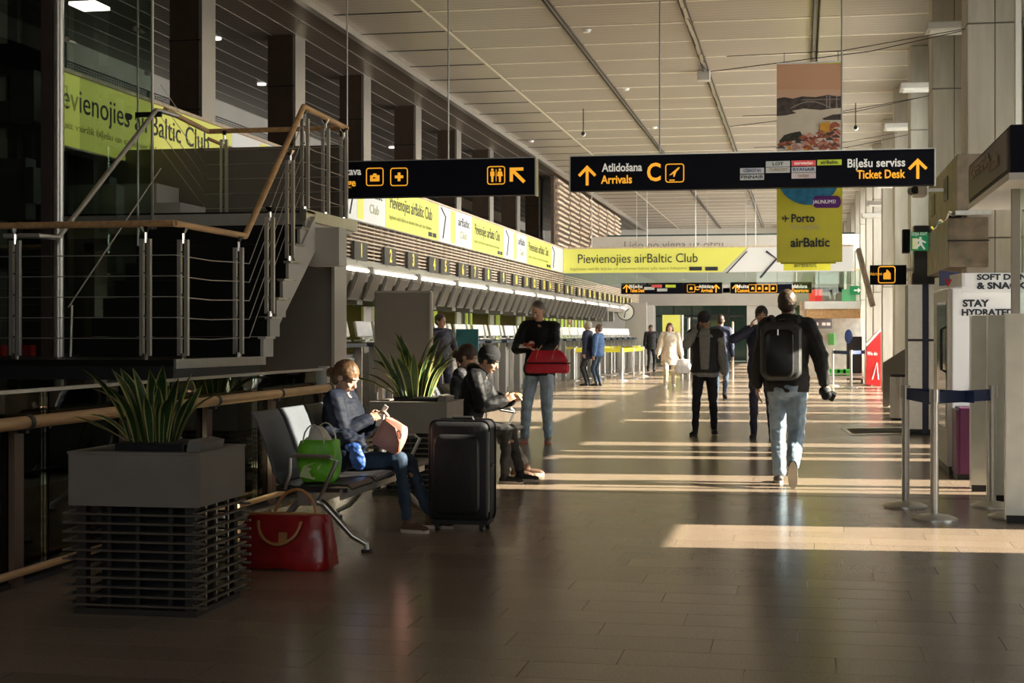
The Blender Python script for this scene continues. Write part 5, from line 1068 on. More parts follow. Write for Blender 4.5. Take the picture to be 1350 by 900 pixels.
def person(lab, loc, rz, s=1.0, sl=None, pelvis=None, spine=(0, 0, 1), head_dir=None, look=(1, 0, 0), wr=None, wl=None, ar=None, al=None, er=(-.3, -.6, -.5), el=(-.3, .6, -.5), kr=(1, -.05, 0), kl=(1, .05, 0), toer=(1, -.1, 0), toel=(1, .1, 0),
           skin=(.55, .32, .22), hair=(.05, .03, .02), hair_kind='short', top=None, top_long=.0, sleeve=1.0, bottom=None, shoe=None, sole=None, vox=.012, handr=None, handl=None, curl=.6, top_name='jacket', shl=None, hood=False, face=True, loose=.0, legl=.0, group=None, toe_down=0, vest=None, thin=1.0):
    sl = sl or s; t = thing('person', lab, 'person', loc, rz, group, local=True)
    sk = 'skin_%.2f_%.2f' % (skin[0], skin[1]); skm = MATS.get(sk) or mat(sk, skin, .5, 0, .06, 20, spec=.4)
    hk = 'hair_%.3f_%.3f' % (hair[0], hair[1]); hm = MATS.get(hk) or mat(hk, hair, .45, 0, .4, 60, stretch=(1, 1, .2))
    pv = V(pelvis or (0, 0, .93*sl)); sp_ = V(spine).normalized(); lat = V((0, 1, 0)); fw = lat.cross(sp_); fw.normalize()
    sh = V(shl).normalized() if shl else lat
    C0 = pv+sp_*.49*s; nb = C0+sp_*.045*s; hd = V(head_dir).normalized() if head_dir else sp_
    hc = nb+hd*.155*s; lk = V(look); lk = (lk-hd*lk.dot(hd)*.15).normalized(); hu = (hd*.6+V((0, 0, .4))); hu = (hu-lk*hu.dot(lk)).normalized(); hl = hu.cross(lk)
    HR = Matrix((lk, hl, hu)).transposed(); hs_ = s**.5 if s < 1 else s
    SR, SL = C0-sh*.175*s, C0+sh*.175*s; hR, hL = pv-lat*.085*s+V((0, 0, -.03)), pv+lat*.085*s+V((0, 0, -.03))
    WR = V(wr or (0.02, -.26*s, .80*s)); WL = V(wl or (0.02, .26*s, .80*s)); ER, WR = ik(SR, WR, .29*s, .25*s, er); EL, WL = ik(SL, WL, .29*s, .25*s, el)
    AR = V(ar or (0, -.11*s, .085)); AL = V(al or (0, .11*s, .085)); KR, AR = ik(hR, AR, .435*sl, .42*sl, kr); KL, AL = ik(hL, AL, .435*sl, .42*sl, kl)
    g = thin
    def torso(b, e=0.0, lo=-.10, hi=.535, shd=1.0):
        prof = [(-.10, .145, .105), (-.04, .165, .118), (.03, .160, .115), (.14, .138, .102), (.26, .150, .112), (.38, .168, .118), (.46, .150, .100), (.50, .105, .080), (.535, .062, .060)]
        rings = []
        for z, a, c in prof:
            if z < lo-.01 or z > hi+.01: continue
            rings.append([pv+sp_*z*s+lat*math.cos(2*PI*k/20)*(a*s*g+e)+fw*math.sin(2*PI*k/20)*(c*s*g+e)+fw*.01 for k in range(20)])
        b.loft(rings)
    b = MB(); torso(b); b.cap(nb-hd*.03, nb+hd*.11*s, .058*s, .052*s, n=12)
    b.ell(hc+hu*.025*hs_-lk*.008, (.098*hs_, .076*hs_, .098*hs_), HR, 20, 14); b.ell(hc-hu*.035*hs_+lk*.022*hs_, (.070*hs_, .060*hs_, .082*hs_), HR, 16, 12)
    b.ell(hc-hu*.088*hs_+lk*.062*hs_, (.024*hs_, .028*hs_, .018*hs_), HR); b.cap(hc+hu*.012*hs_+lk*.082*hs_, hc-hu*.026*hs_+lk*.106*hs_, .009*hs_, .014*hs_); b.ell(hc+hu*.03*hs_+lk*.078*hs_, (.018*hs_, .052*hs_, .012*hs_), HR)
    for q in (-1, 1): b.ell(hc+hl*q*.076*hs_-lk*.008-hu*.008, (.020*hs_, .010*hs_, .031*hs_), HR, 10, 8)
    for q in (-1, 1): b.ell(hc+hl*q*.035*hs_+lk*.066*hs_-hu*.03*hs_, (.022*hs_, .024*hs_, .02*hs_), HR, 10, 8)
    b.ell(hc-hu*.058*hs_+lk*.086*hs_, (.012*hs_, .026*hs_, .010*hs_), HR, 10, 8)
    for S_, E_, W_ in ((SR, ER, WR), (SL, EL, WL)): b.cap(S_, E_, .050*s, .040*s); b.cap(E_, W_, .040*s, .028*s)
    for h_, K_, A_ in ((hR, KR, AR), (hL, KL, AL)): b.cap(h_, K_, .078*s*g, .052*s); b.cap(K_, A_, .050*s, .036*s)
    hands = {}
    for sd, W_, E_, hh in ((-1, WR, ER, handr), (1, WL, EL, handl)):
        d = V(hh[0]).normalized() if hh else (W_-E_).normalized(); pn = V(hh[1]) if hh else V((0, -sd, 0)); pn = (pn-d*pn.dot(d)).normalized(); lt = d.cross(pn)*(1)
        cu = hh[2] if hh and len(hh) > 2 else curl; k = s; ths = sd*1.0
        b.cap(W_-d*.02, W_+d*.02, .027*k, .027*k); b.tube([W_, W_+d*.02*k, W_+d*.05*k, W_+d*.085*k, W_+d*.092*k], [.024*k, .034*k, .041*k, .040*k, .030*k], 14, flat=.38, up=pn)
        for i, (of, L) in enumerate(((-.031, .060), (-.0105, .072), (.0105, .078), (.031, .068))):
            p0 = W_+d*.080*k+lt*of*k*(-ths); a1 = cu*.8; a2 = cu*1.9; d1 = d*math.cos(a1)+pn*math.sin(a1); d2 = d*math.cos(a2)+pn*math.sin(a2)
            p1 = p0+d1*(L*.55+.012)*k; p2 = p1+d2*L*.5*k; b.cap(p0, p1, .0098*k, .0092*k, n=8); b.cap(p1, p2, .0092*k, .0078*k, n=8)
        tb = W_+d*.025*k+lt*.030*k*(-ths); dt = (d*.7+lt*(-ths)*.6+pn*.35).normalized(); tm_ = tb+dt*.045*k; b.cap(tb, tm_, .013*k, .0108*k, n=8); b.cap(tm_, tm_+(dt+d*.5+pn*.3).normalized()*.030*k, .0108*k, .009*k, n=8)
        hands[sd] = (W_+d*.09*k+pn*.02, d, pn)
    shrink(b, vox, 'body', skm, t, 1 if vox < .01 else 1)
    if face:
        for q in (-1, 1):
            e = MB(); e.ell(hc+hl*q*.031*hs_+lk*.0800*hs_+hu*.008*hs_, (.010*hs_, .014*hs_, .008*hs_), HR, 10, 8); e.build('eye', MATS.get('eye_white') or mat('eye_white', (.6, .56, .52), .3), t, smooth=True)
            e = MB(); e.ell(hc+hl*q*.031*hs_+lk*.0895*hs_+hu*.007*hs_, (.003*hs_, .006*hs_, .006*hs_), HR, 8, 6); e.build('iris', MATS.get('iris') or mat('iris', (.03, .02, .015), .3), t)
            e = MB(); e.tube([hc+hl*q*.016*hs_+lk*.094*hs_+hu*.028*hs_, hc+hl*q*.034*hs_+lk*.092*hs_+hu*.032*hs_, hc+hl*q*.050*hs_+lk*.080*hs_+hu*.026*hs_], .0040*hs_, 6); e.build('eyebrow', hm, t)
        e = MB(); e.ell(hc-hu*.057*hs_+lk*.0945*hs_, (.006*hs_, .023*hs_, .0055*hs_), HR, 10, 6); e.build('lips', MATS.get('lips') or mat('lips', (.38, .14, .11), .45), t)
    # clothes
    tm = top; ex = .018+loose; b = MB(); torso(b, ex, -.10, .50)
    if top_long: rg = [[pv+sp_*z*s+lat*math.cos(2*PI*k/20)*(a*s+ex)+fw*math.sin(2*PI*k/20)*(c*s+ex) for k in range(20)] for z, a, c in ((-.10-top_long, .185*g, .14), (-.05, .175*g, .13), (.05, .165*g, .12))]; b.loft(rg)
    b.cap(C0-sh*.06*s, SR, .085*s+ex*.3, .062*s+ex*.6); b.cap(C0+sh*.06*s, SL, .085*s+ex*.3, .062*s+ex*.6)
    for S_, E_, W_ in ((SR, ER, WR), (SL, EL, WL)):
        b.cap(S_, E_, .060*s+ex*.7, .048*s+ex*.7); b.cap(E_, E_+(W_-E_)*(sleeve*.97), .048*s+ex*.7, .036*s+ex*.5)
    b.tube([nb-hd*.02-fw*.0, nb+hd*.035*s], [.082*s, .068*s], 14)
    if hood: b.ell(nb-fw*.075*s+hd*.01, (.075*s, .12*s, .065*s), Matrix((fw, lat, sp_)).transposed()); b.ell(nb-fw*.02*s+hd*.02, (.095*s, .10*s, .05*s), Matrix((fw, lat, sp_)).transposed())
    shrink(b, max(vox, .009), top_name, tm, t, 2, .010, 9, loc[1])
    if vest:
        b = MB(); torso(b, ex+.012, -.08, .46); b.cap(C0-sh*.07*s, SR, .088*s+ex*.3, .075*s+ex*.6); b.cap(C0+sh*.07*s, SL, .088*s+ex*.3, .075*s+ex*.6); shrink(b, max(vox, .009), 'vest', vest, t, 2, .006, 9, 3)
    b = MB(); torso(b, .010+legl*.5, -.10, .12)
    b.ell(pv-sp_*.05-fw*.03*s, (.12*s, .16*s*g, .12*s), Matrix((fw, lat, sp_)).transposed())
    for h_, K_, A_ in ((hR, KR, AR), (hL, KL, AL)):
        b.cap(h_, K_, .088*s*g+legl, .062*s+legl); b.cap(K_, A_+(K_-A_).normalized()*.02, .061*s+legl, .047*s+legl)
    shrink(b, max(vox, .009), 'trousers', bottom, t, 2, .012, 9, loc[0])
    for sd, A_, td, dn in ((-1, AR, toer, toe_down if toe_down < 0 else 0), (1, AL, toel, toe_down if toe_down > 0 else 0)):
        d = V(td).normalized(); a = abs(dn); upv = V((0, 0, 1)); f_ = (d*math.cos(a)-upv*math.sin(a)); u_ = (upv*math.cos(a)+d*math.sin(a)); l_ = u_.cross(f_)
        M_ = Matrix((f_, l_, u_)).transposed(); k = s; o_ = A_-u_*.085; b = MB()
        b.ell(o_+f_*.0+u_*.045, (.050*k, .036*k, .045), M_); b.tube([o_-f_*.055*k+u_*.035, o_+u_*.04, o_+f_*.07*k+u_*.036, o_+f_*.15*k+u_*.028, o_+f_*.185*k+u_*.024], [.028*k, .040*k, .044*k, .040*k, .022*k], 14, flat=.72, up=u_); b.cap(o_+u_*.05, o_+u_*.10, .042*k, .044*k)
        sh_ = shrink(b, .008, 'shoe', shoe, t, 2)
        b = MB(); rings = []
        for z in (.0, .024):
            rings.append([o_+u_*z+f_*(.065*k+.128*k*math.cos(2*PI*q/20))+l_*(.042*k*math.sin(2*PI*q/20)*(1+.15*math.cos(2*PI*q/20))) for q in range(20)])
        b.loft(rings); b.build('sole', sole or shoe, sh_)
    # hair
    if hair_kind:
        b = MB()
        if hair_kind in ('short', 'cropped'):
            e = .010 if hair_kind == 'short' else .004
            b.ell(hc+hu*.038*hs_-lk*.018*hs_, ((.094+e)*hs_, (.076+e)*hs_, (.090+e)*hs_), HR, 20, 14); b.ell(hc-hu*.01*hs_-lk*.045*hs_, (.062*hs_, (.068+e)*hs_, .072*hs_), HR)
        if hair_kind in ('bun', 'long', 'ponytail'):
            b.ell(hc+hu*.035*hs_-lk*.016*hs_, (.105*hs_, .087*hs_, .098*hs_), HR, 20, 14); b.ell(hc-hu*.02*hs_-lk*.05*hs_, (.065*hs_, .075*hs_, .08*hs_), HR)
            if hair_kind == 'bun': b.ell(hc-lk*.125*hs_-hu*.035*hs_, (.035*hs_, .038*hs_, .042*hs_), HR); b.cap(hc-lk*.07*hs_-hu*.0, hc-lk*.12*hs_-hu*.03, .03, .024)
            if hair_kind == 'ponytail': b.cap(hc-lk*.09*hs_+hu*.02, hc-lk*.14*hs_-hu*.05, .028, .03); b.cap(hc-lk*.14*hs_-hu*.05, hc-lk*.12*hs_-hu*.14, .03, .012)
            if hair_kind == 'long':
                for q in (-1, 1): b.cap(hc+hl*q*.07*hs_-lk*.02, hc+hl*q*.095*hs_-hu*.2-lk*.02, .035, .022); 
                b.cap(hc-lk*.06, hc-lk*.07-hu*.2, .06, .05)
        if hair_kind == 'beanie':
            b.ell(hc+hu*.045*hs_-lk*.015*hs_, (.112*hs_, .092*hs_, .108*hs_), HR, 20, 14); b.tube([hc+hu*.015*hs_, hc+hu*.055*hs_-lk*.01], [.098*hs_, .10*hs_], 20)
            shrink(b, .007, 'beanie', MATS.get('knit_black') or mat('knit_black', (.012, .012, .014), .9, 0, .3, 50, bump=.5, bscale=120), t, 2); b = MB(); b.ell(hc-hu*.01*hs_-lk*.05*hs_, (.055*hs_, .073*hs_, .06*hs_), HR)
        if hair_kind == 'cap':
            cm = MATS.get('cap_fabric') or mat('cap_fabric', (.03, .03, .035), .8)
            b.ell(hc+hu*.045*hs_-lk*.008*hs_, (.108*hs_, .088*hs_, .092*hs_), HR, 20, 14); b.tube([hc+lk*.08*hs_+hu*.035*hs_, hc+lk*.13*hs_+hu*.025*hs_, hc+lk*.172*hs_+hu*.008*hs_], [.065*hs_, .068*hs_, .045*hs_], 14, flat=.10, up=hu)
            shrink(b, .007, 'baseball_cap', cm, t, 1); b = MB(); b.ell(hc-hu*.01*hs_-lk*.05*hs_, (.055*hs_, .073*hs_, .06*hs_), HR)
        shrink(b, .008, 'hair', hm, t, 1, .004, 40)
    Mw = Matrix.Translation(loc) @ Matrix.Rotation(rz, 4, 'Z')
    return t, dict(wr=Mw@hands[-1][0], wl=Mw@hands[1][0], head=Mw@hc, C0=Mw@C0, pv=Mw@pv, SR=Mw@SR, SL=Mw@SL, ER=Mw@ER, EL=Mw@EL, WR=Mw@WR, WL=Mw@WL, hc=hc, lk=lk, hu=hu, hl=hl, M=Mw, K=Mw@KR, KL=Mw@KL)
puff = mat('navy_puffer', (.0045, .007, .016), .7, 0, .3, 10, spec=.2); blackc = mat('black_cloth', (.012, .012, .014), .65, 0, .3, 20, bump=.2, bscale=30); nylon = mat('black_nylon', (.006, .006, .007), .6, 0, .3, 10, spec=.25)
jeansl = mat('light_denim', (.30, .40, .50), .8, 0, .28, 9, bump=.2, bscale=90); jeansd = mat('dark_denim', (.025, .048, .085), .8, 0, .3, 12, bump=.2, bscale=90); greyj = mat('grey_denim', (.22, .21, .20), .8, 0, .2, 10)
charj = mat('charcoal_denim', (.035, .034, .034), .8, 0, .4, 10); greyk = mat('grey_knit', (.26, .26, .26), .85, 0, .15, 30); cream = mat('cream_cloth', (.62, .52, .40), .75, 0, .1, 8); navyc = mat('navy_cloth', (.02, .025, .06), .7, 0, .2, 10)
brshoe = mat('brown_suede', (.12, .06, .035), .7, 0, .2, 20); whsole = mat('pale_sole', (.62, .55, .45), .6); redsole = mat('coral_shoe', (.45, .12, .08), .6)
# seated woman
fA = (1, 0, -.55)
tw, jw = person('woman in a dark puffer jacket and jeans sitting on the near bench, looking down', (-3.21, 10.36, 0), 0, s=.86, sl=1.02, pelvis=(0.02, 0, .49), spine=(-.07, 0, 1), head_dir=(.34, -.05, 1), look=(1, -.12, -.66),
    wr=(.22, -.07, .78), wl=(.25, .05, .78), er=(-.5, -.5, -1), el=(-.5, .4, -1), ar=(.52, -.14, .085), al=(.62, .12, .085), kr=(.3, 0, 1), kl=(.3, 0, 1), toer=(1, -.2, 0), toel=(1, .05, 0),
    skin=(.58, .34, .24), hair=(.15, .08, .038), hair_kind='bun', top=puff, bottom=jeansd, shoe=brshoe, sole=whsole, vox=.0068, handr=((.8, .35, .35), (.1, .8, -.3), .55), handl=((.7, -.4, .45), (.1, -.8, -.3), .55), loose=.022, top_name='puffer_jacket', thin=1.05)
hv = MB()
c = jw['pv']
MB().tube([jw['SR']+V((-.02, -.09, -.10)), jw['SR']+V((.05, -.10, -.13)), jw['SR']+V((.10, -.08, -.12))], .018, 8, flat=.5).build('blue_stripe', mat('royal_blue', (.03, .10, .36), .5), tw) if False else None
sbk = thing('spare_jacket', 'dark jacket with bright blue lining heaped beside the seated woman', 'jacket', (-3.12, 10.08, .43)); b = MB(); b.ell((-3.12, 10.06, .55), (.15, .09, .11)); b.ell((-3.05, 10.06, .64), (.12, .08, .07), Euler((0, .5, 0)).to_matrix()); b.ell((-3.2, 10.07, .62), (.1, .08, .12)); o = shrink(b, .01, 'jacket_heap', puff, None, 2, .02, 14); bpy.data.objects.remove(o) if False else None
o.parent = sbk; o.data.transform(Matrix.Translation(-V((-3.12, 10.08, .43))))
b = MB(); b.ell((-2.99, 10.0, .535), (.055, .03, .095), Euler((0, -.35, 0)).to_matrix()); b.ell((-3.02, 10.0, .60), (.06, .03, .04)); o = shrink(b, .007, 'blue_lining', mat('royal_blue', (.02, .07, .26), .5), sbk, 2, .008, 20); o.data.transform(Matrix.Translation(-V((-3.12, 10.08, .43))))
pb = thing('pink_bag', 'dusty pink leather bag held on the seated woman\'s lap', 'bag', (-2.86, 10.3, .6)); b = MB(); softbox(b, (0, 0, 0), .21, .14, .20, .72, .16, 8, 0, .02, 5); b2 = MB(); b2.add([Euler((0, .45, 0)).to_matrix()@V(v)+V((-2.86, 10.26, .585)) for v in b.v], b.f); b2.build('bag_body', mat('pink_leather', (.52, .24, .19), .42, 0, .12, 9, bump=.2, bscale=12), pb, smooth=True)
MB().tube([(-2.84, 10.2, .78), (-2.77, 10.19, .73), (-2.74, 10.19, .63), (-2.75, 10.2, .56)], .012, 8, flat=.6).build('brown_flap', mat('brown_leather', (.22, .07, .035), .45), pb, smooth=True); MB().tube([(-2.745+.018*math.cos(PI*k/4), 10.185, .68+.03*math.sin(PI*k/4)) for k in range(8)], .004, 6, closed=True).build('ring', chrome, pb)
h_ = (jw['wr']+jw['wl'])/2; pp_ = thing('paper_cup_wrap', 'small white paper packet in the seated woman\'s hands', 'packet', h_); MB().box(h_+V((0, -.02, -.03)), (.055, .04, .09), ry=.15).build('packet', white, pp_, .004); MB().box(h_+V((.03, -.02, .05)), (.03, .01, .05), ry=.6).build('torn_flap', white, pp_)
# beanie man
t2, j2 = person('man in a black beanie and black jacket on the far bench, bent over his hands', (-3.13, 13.85, 0), 0, s=.95, sl=.97, pelvis=(0.03, 0, .53), spine=(.30, 0, 1), head_dir=(.75, -.05, 1), look=(1, -.05, -.45),
    wr=(.43, -.09, .76), wl=(.47, .05, .76), er=(-.4, -.5, -1), el=(-.4, .5, -1), ar=(.44, -.12, .085), al=(.54, .12, .085), kr=(.4, 0, 1), kl=(.4, 0, 1),
    skin=(.52, .30, .20), hair=(.03, .02, .015), hair_kind='beanie', top=nylon, bottom=charj, shoe=blackc, sole=whsole, vox=.0072, handr=((.8, .3, .5), (.1, .8, -.3), .6), handl=((.8, -.4, .4), (.1, -.8, -.3), .6), loose=.02, hood=True)
h_ = (j2['wr']+j2['wl'])/2; pp_ = thing('snack_wrapper', 'brown snack wrapper held by the man in the beanie', 'wrapper', h_); b = MB(); b.ell(h_+V((.02, 0, .02)), (.05, .03, .025)); b.build('wrapper', mat('kraft', (.55, .32, .15), .6), pp_, smooth=True)
ph = thing('held_phone', 'phone resting by the beanie man\'s knees with pale screen', 'phone', (-2.62, 13.75, .66)); MB().box((-2.66, 13.72, .665), (.14, .07, .01), ry=.15).build('case', blackm, ph); MB().box((-2.66, 13.72, .672), (.125, .06, .003), ry=.15).build('screen', white, ph)
# woman behind him
t3, j3 = person('woman with dark tied hair sitting just behind the man in the beanie', (-3.27, 14.5, 0), 0, s=.92, sl=.96, pelvis=(0.0, 0, .53), spine=(.04, 0, 1), head_dir=(.3, -.1, 1), look=(1, -.1, -.5),
    wr=(.40, -.08, .74), wl=(.42, .05, .74), er=(-.4, -.5, -1), el=(-.4, .5, -1), ar=(.56, -.12, .085), al=(.62, .12, .085), kr=(.4, 0, 1), kl=(.4, 0, 1),
    skin=(.50, .28, .19), hair=(.05, .022, .014), hair_kind='bun', top=blackc, bottom=greyj, shoe=brshoe, sole=whsole, vox=.010, loose=.01)
bkp = thing('rucksack', 'dark rucksack leaning on the far bench behind the seated pair', 'bag', (-3.42, 13.9, .45)); b = MB(); softbox(b, (-3.36, 13.55, .45), .16, .3, .42, .6, .1, 8, 0, .02, 4); b.build('bag_body', sfab, bkp, smooth=True); MB().tube([(-3.29, 13.45, .55), (-3.26, 13.45, .7), (-3.3, 13.45, .84)], .014, 8, flat=.4).build('strap', greyp, bkp)
# standing man with red bag
t4, j4 = person('standing man in black jacket and light jeans reading his hands, red bag on his arm', (-3.27, 19.0, 0), R(-88), s=1.03, sl=1.03, spine=(.04, 0, 1), head_dir=(.18, -.08, 1), look=(1, -.45, -.55),
    wr=(.33, -.13, 1.20), wl=(.36, .02, 1.18), er=(-.3, -.8, -1), el=(-.3, .8, -1), ar=(.06, -.19, .085), al=(.0, .11, .085), toer=(.8, -.6, 0), toel=(1, .05, 0),
    skin=(.50, .29, .20), hair=(.09, .075, .06), hair_kind='cropped', top=nylon, bottom=jeansl, shoe=mat('grey_trainer', (.30, .24, .22), .7), sole=redsole, vox=.0075, handr=((.6, .5, .25), (.1, .2, 1), .35), handl=((.7, -.6, .1), (.1, .2, 1), .35), loose=.022, legl=.012)
h_ = (j4['wr']+j4['wl'])/2; o = thing('red_wallet', 'red wallet held by the standing man with the red bag', 'wallet', h_); MB().box(h_+V((-.02, 0, .02)), (.13, .09, .02), rx=.3).build('wallet', redl, o, .003); MB().box(h_+V((-.10, 0, .0)), (.09, .08, .015), rx=.4).build('paper', white, o)
cb_ = atY(722, 479, 18.62); rt = thing('red_travel_bag', 'red travel bag hanging from the standing man\'s forearm', 'bag', cb_+V((0, 0, -.12)))
redc = mat('red_nylon', (.52, .008, .03), .38, 0, .15, 8); b = MB(); softbox(b, cb_+V((0, 0, -.12)), .54, .19, .13, .98, .02, 5, 0, .008, 2); b.build('lower_body', redc, rt, smooth=True); b = MB(); softbox(b, cb_+V((0, 0, .005)), .53, .19, .155, .70, .02, 6, 0, .012, 6); b.build('upper_body', redc, rt, smooth=True)
MB().tube([cb_+V((.28*math.copysign(abs(math.cos(a))**.4, math.cos(a)), .1*math.copysign(abs(math.sin(a))**.4, math.sin(a)), .005)) for a in [2*PI*(k+.5)/24 for k in range(24)]], .008, 6, closed=True).build('piping', blackm, rt)
for dx in (-.10, .10): MB().tube([cb_+V((dx-.03, -.09, .06)), cb_+V((dx-.01, -.06, .16)), cb_+V((dx+.02, .02, .22)), cb_+V((dx+.03, .05, .14))], .014, 8, flat=.4).build('handle', tanl, rt, smooth=True)
# cap man on the phone
t5, j5 = person('man in a dark cap and vest walking toward the camera, phone at his ear', (atZ(930, 573).x, 20.8, 0), R(-88), s=.965, spine=(.05, 0, 1), head_dir=(.2, -.1, 1), look=(1, .1, -.22),
    wr=(.14, -.135, 1.42), er=(.3, -.7, -1.2), wl=(.0, .27, .78), ar=(.10, -.13, .085), al=(-.10, .12, .10), toer=(1, -.3, 0), toel=(1, .1, 0),
    skin=(.42, .24, .17), hair=(.03, .02, .015), hair_kind='cap', top=greyk, vest=mat('black_vest', (.02, .02, .024), .6), bottom=mat('black_jeans', (.010, .011, .018), .75), shoe=blackc, vox=.0078, handr=((-.15, .15, 1), (0, 1, 0), .7), loose=.01, top_name='hoodie')
MB().tube([j5['M'].inverted()@(j5['SL']+V((0, -.0, .03))), V((.14, .05, 1.22)), V((.16, -.03, 1.1)), V((.12, -.15, .95))], .010, 6, flat=.4).build('cross_strap', blackm, t5)
b = MB(); b.loft([[V((x_+.02*math.cos(a), y_*math.cos(a/1)*0+y_*math.sin(a), z_)) for a in [2*PI*k/12 for k in range(12)]] for x_, y_, z_ in ((.150, .055, .90), (.168, .06, 1.0), (.180, .065, 1.1), (.196, .07, 1.22), (.186, .075, 1.32), (.15, .07, 1.42), (.11, .05, 1.46))]); b.build('grey_shirt_front', greyk, t5, smooth=True)
o = thing('mobile_phone', 'phone held at the ear of the man in the cap', 'phone', j5['wr']); MB().box(j5['wr']+V((.01, -.0, .01)), (.02, .07, .14), rz=.3).build('phone', blackm, o, .004)
# man hidden behind the backpack man
t6, j6 = person('dark-clothed man mostly hidden behind the man with the backpack', (atZ(1005, 575).x, 20.3, 0), R(-90), s=1.0, head_dir=(.15, 0, 1), look=(1, .1, -.3), wr=(.22, -.14, 1.45), er=(.3, -1, -.6), wl=(.05, .25, .8), ar=(.06, -.10, .085), al=(-.1, .13, .09),
    skin=(.40, .22, .16), hair=(.03, .02, .015), hair_kind='short', top=navyc, bottom=navyc, shoe=blackc, vox=.011, handr=((.1, .3, 1), (0, 1, 0), .5), loose=.01)
# navy man further, walking away
t7, j7 = person('man in a navy top walking away just behind the man in the cap', (-1.72, 33.0, 0), R(85), s=1.03, hair_kind='cropped', hair=(.04, .02, .012), skin=(.35, .18, .12), top=navyc, bottom=jeansd, shoe=navyc, vox=.013, ar=(-.25, -.12, .14), al=(.18, .12, .085), toe_down=-.6, face=False)
# backpack man
t8, j8 = person('man in a black hooded top and light jeans walking away in the foreground', (-.13, 14.15, 0), R(90), s=1.02, spine=(.06, 0, 1), head_dir=(.08, 0, 1), look=(1, -.12, -.1),
    wl=(.10, .30, .82), el=(-.8, .6, -.2), wr=(.05, -.335, .93), er=(-.7, -.7, -.1), al=(.12, .075, .085), ar=(-.36, -.055, .21), toer=(1, -.06, 0), toel=(1, .12, 0), toe_down=-1.25,
    skin=(.55, .32, .22), hair=(.07, .045, .028), hair_kind='short', top=mat('black_hoodie', (.016, .015, .015), .75, 0, .2, 20), bottom=jeansl, shoe=mat('grey_sneaker', (.10, .09, .09), .7), sole=whsole, vox=.0075, handl=((.05, -.1, -1), (0, -1, 0), .3), handr=((.1, -.5, -.8), (.2, .8, -.2), 1.0), loose=.024, legl=.014, hood=True, face=False, top_name='hooded_sweatshirt')
bk_ = thing('backpack', 'black backpack with grey padded sides on the walking man\'s back', 'backpack', (-.19, 13.85, .95)); cx_, cy_ = -.15, 13.93
bpm = mat('backpack_shell', (.005, .005, .006), .45, 0, .2, 20); bpg = mat('backpack_grey', (.05, .049, .048), .55, 0, .2, 20)
def rb2(cx, cy, cz, sx, sy, sz, r, nm, m, par, k0=.86):
    pts = []
    for ax, az, a0 in ((1, 1, 0), (-1, 1, 90), (-1, -1, 180), (1, -1, 270)):
        for k in range(6): a = R(a0+18*k); pts.append((ax*(sx/2-r)+r*math.cos(a), az*(sz/2-r)+r*math.sin(a)))
    rings = [[V((cx+x*k, cy+y, cz+z*k)) for x, z in pts] for y, k in ((-sy/2, k0), (-sy/2+.02, (1+k0)/2+.03), (-sy/2+.05, 1), (sy/2, 1))]
    return MB().loft(rings).build(nm, m, par, smooth=True)
rb2(cx_-.035, cy_, 1.225, .37, .17, .53, .08, 'pack_body', bpg, bk_); rb2(cx_-.05, cy_-.085, 1.20, .28, .05, .45, .07, 'front_panel', bpm, bk_)
pts = []
for ax, az, a0 in ((1, 1, 0), (-1, 1, 90), (-1, -1, 180), (1, -1, 270)):
    for k in range(6): a = R(a0+18*k); pts.append(V((cx_-.035+ax*.115+.06*math.cos(a), cy_-.055, 1.225+az*.195+.06*math.sin(a))))
MB().tube(pts, .006, 6, closed=True).build('zip', blackm, bk_)
MB().tube([(cx_-.05, cy_-.02, 1.48), (cx_-.05, cy_-.06, 1.51), (cx_-.0, cy_-.06, 1.51), (cx_+.0, cy_-.02, 1.48)], .009, 6).build('top_handle', bpg, bk_, smooth=True); MB().tube([(cx_-.06, cy_-.11, 1.42), (cx_-.06, cy_-.12, 1.37)], .006, 6).build('zip_pull', signw, bk_)
for q in (-1, 1): MB().tube([(cx_+q*.09, cy_+.06, 1.46), (cx_+q*.12, cy_+.13, 1.545), (cx_+q*.14, cy_+.24, 1.53), (cx_+q*.15, cy_+.36, 1.42), (cx_+q*.15, cy_+.37, 1.2), (cx_+q*.18, cy_+.16, 1.02)], .026, 8, flat=.35).build('shoulder_strap', bpg, bk_, smooth=True)
q = j8['wr']; o = thing('black_camera', 'black camera in the right hand of the man with the backpack', 'camera', q); MB().box(q+V((.01, -.0, -.02)), (.12, .07, .08), rx=.3, ry=.5).build('camera_body', blackm, o, .01); MB().tube([q+V((.0, -.03, -.02)), q+V((-.03, -.10, -.03))], .036, 14).build('lens', blackm, o, smooth=True); MB().ell(q+V((-.03, -.02, .01)), (.055, .05, .05)).build('padded_case', blackc, o, smooth=True)
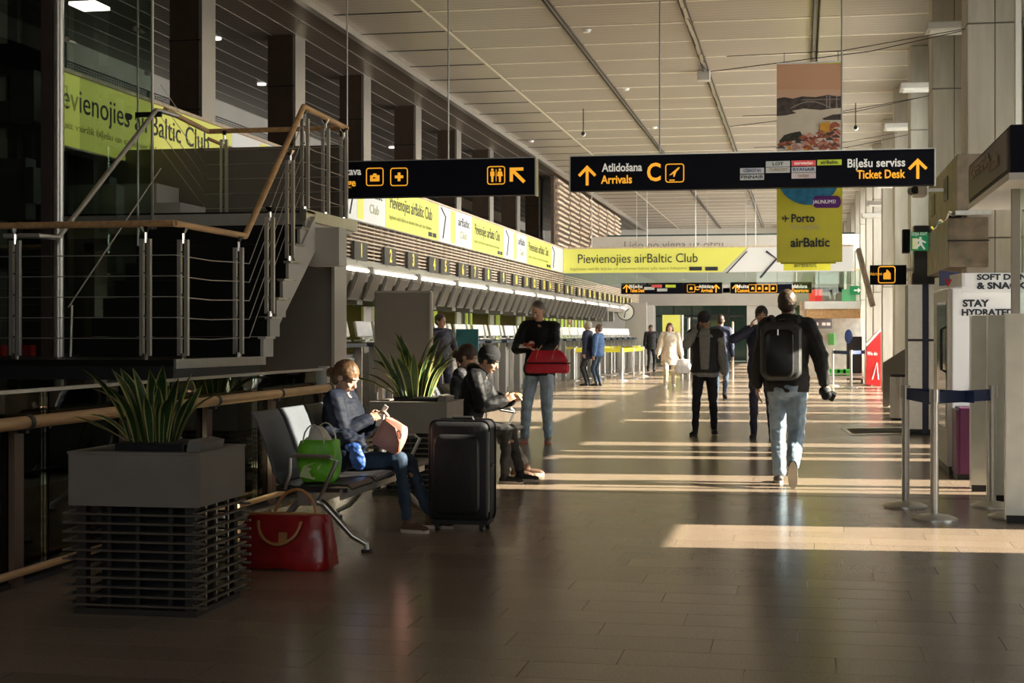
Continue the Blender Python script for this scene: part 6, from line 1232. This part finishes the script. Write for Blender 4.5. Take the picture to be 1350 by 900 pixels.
# beige woman
p = atZ(883, 511); t9, j9 = person('woman in cream coat and trousers walking toward the camera, bag at her side', p, R(-85), s=.95, skin=(.62, .38, .28), hair=(.14, .055, .025), hair_kind='long', top=cream, top_long=.22, bottom=cream, shoe=white, vox=.013, ar=(.14, -.10, .085), al=(-.18, .10, .11), wl=(.05, .30, .84), wr=(.15, -.30, .86), look=(1, 0, .05), loose=.035, legl=.01, top_name='coat')
q = j9['wl']+V((.05, 0, -.2)); o = thing('white_tote', 'white tote bag hanging from the hand of the woman in cream', 'bag', q+V((0, 0, -.2))); b = MB(); softbox(b, q+V((0, 0, -.2)), .40, .2, .36, .7, .12, 8, 0, .03, 2); b.build('bag_body', mat('tote_white', (.55, .53, .52), .6, 0, .15, 8), o, smooth=True); MB().tube([q+V((-.1, 0, .12)), q+V((-.03, 0, .23)), q+V((.05, 0, .12))], .012, 6).build('handle', MATS['tote_white'], o)
b = MB(); b.box((.13, 0, 1.2), (.03, .13, .4)); b.build('white_shirt', white, t9)
# others, far
p = atZ(858, 489); person('person in a dark jacket standing beyond the yellow queue belts', (p.x, p.y, 0), R(-70), s=.98, skin=(.35, .2, .14), hair_kind='short', top=blackc, bottom=blackc, shoe=blackc, vox=.016, loose=.02)
p = atX(775, 440, -5.6); person('grey-haired person in dark coat waiting at the check-in desks', (-5.6, p.y, 0), R(170), s=.98, hair=(.45, .40, .33), hair_kind='short', top=navyc, top_long=.1, bottom=blackc, shoe=blackc, vox=.016, face=False, loose=.02)
p = atX(789, 440, -5.3); person('person in blue jacket with red bag strap at the check-in desks', (-5.3, p.y, 0), R(160), s=.93, hair=(.10, .05, .03), hair_kind='short', top=mat('denim_blue_jacket', (.05, .11, .25), .7), bottom=jeansd, shoe=blackc, vox=.016, face=False, loose=.02)
p = atY(581, 440, 25); person('check-in worker in dark polo shirt standing right of the grey board', (p.x, 25, 0), R(-45), s=.985, skin=(.50, .29, .20), hair=(.05, .035, .025), hair_kind='short', top=mat('polo_dark', (.030, .026, .045), .7), sleeve=.02, bottom=navyc, shoe=blackc, vox=.010, wr=(.15, -.25, .95), wl=(.1, .28, .9), look=(1, .25, 0), top_name='polo_shirt')
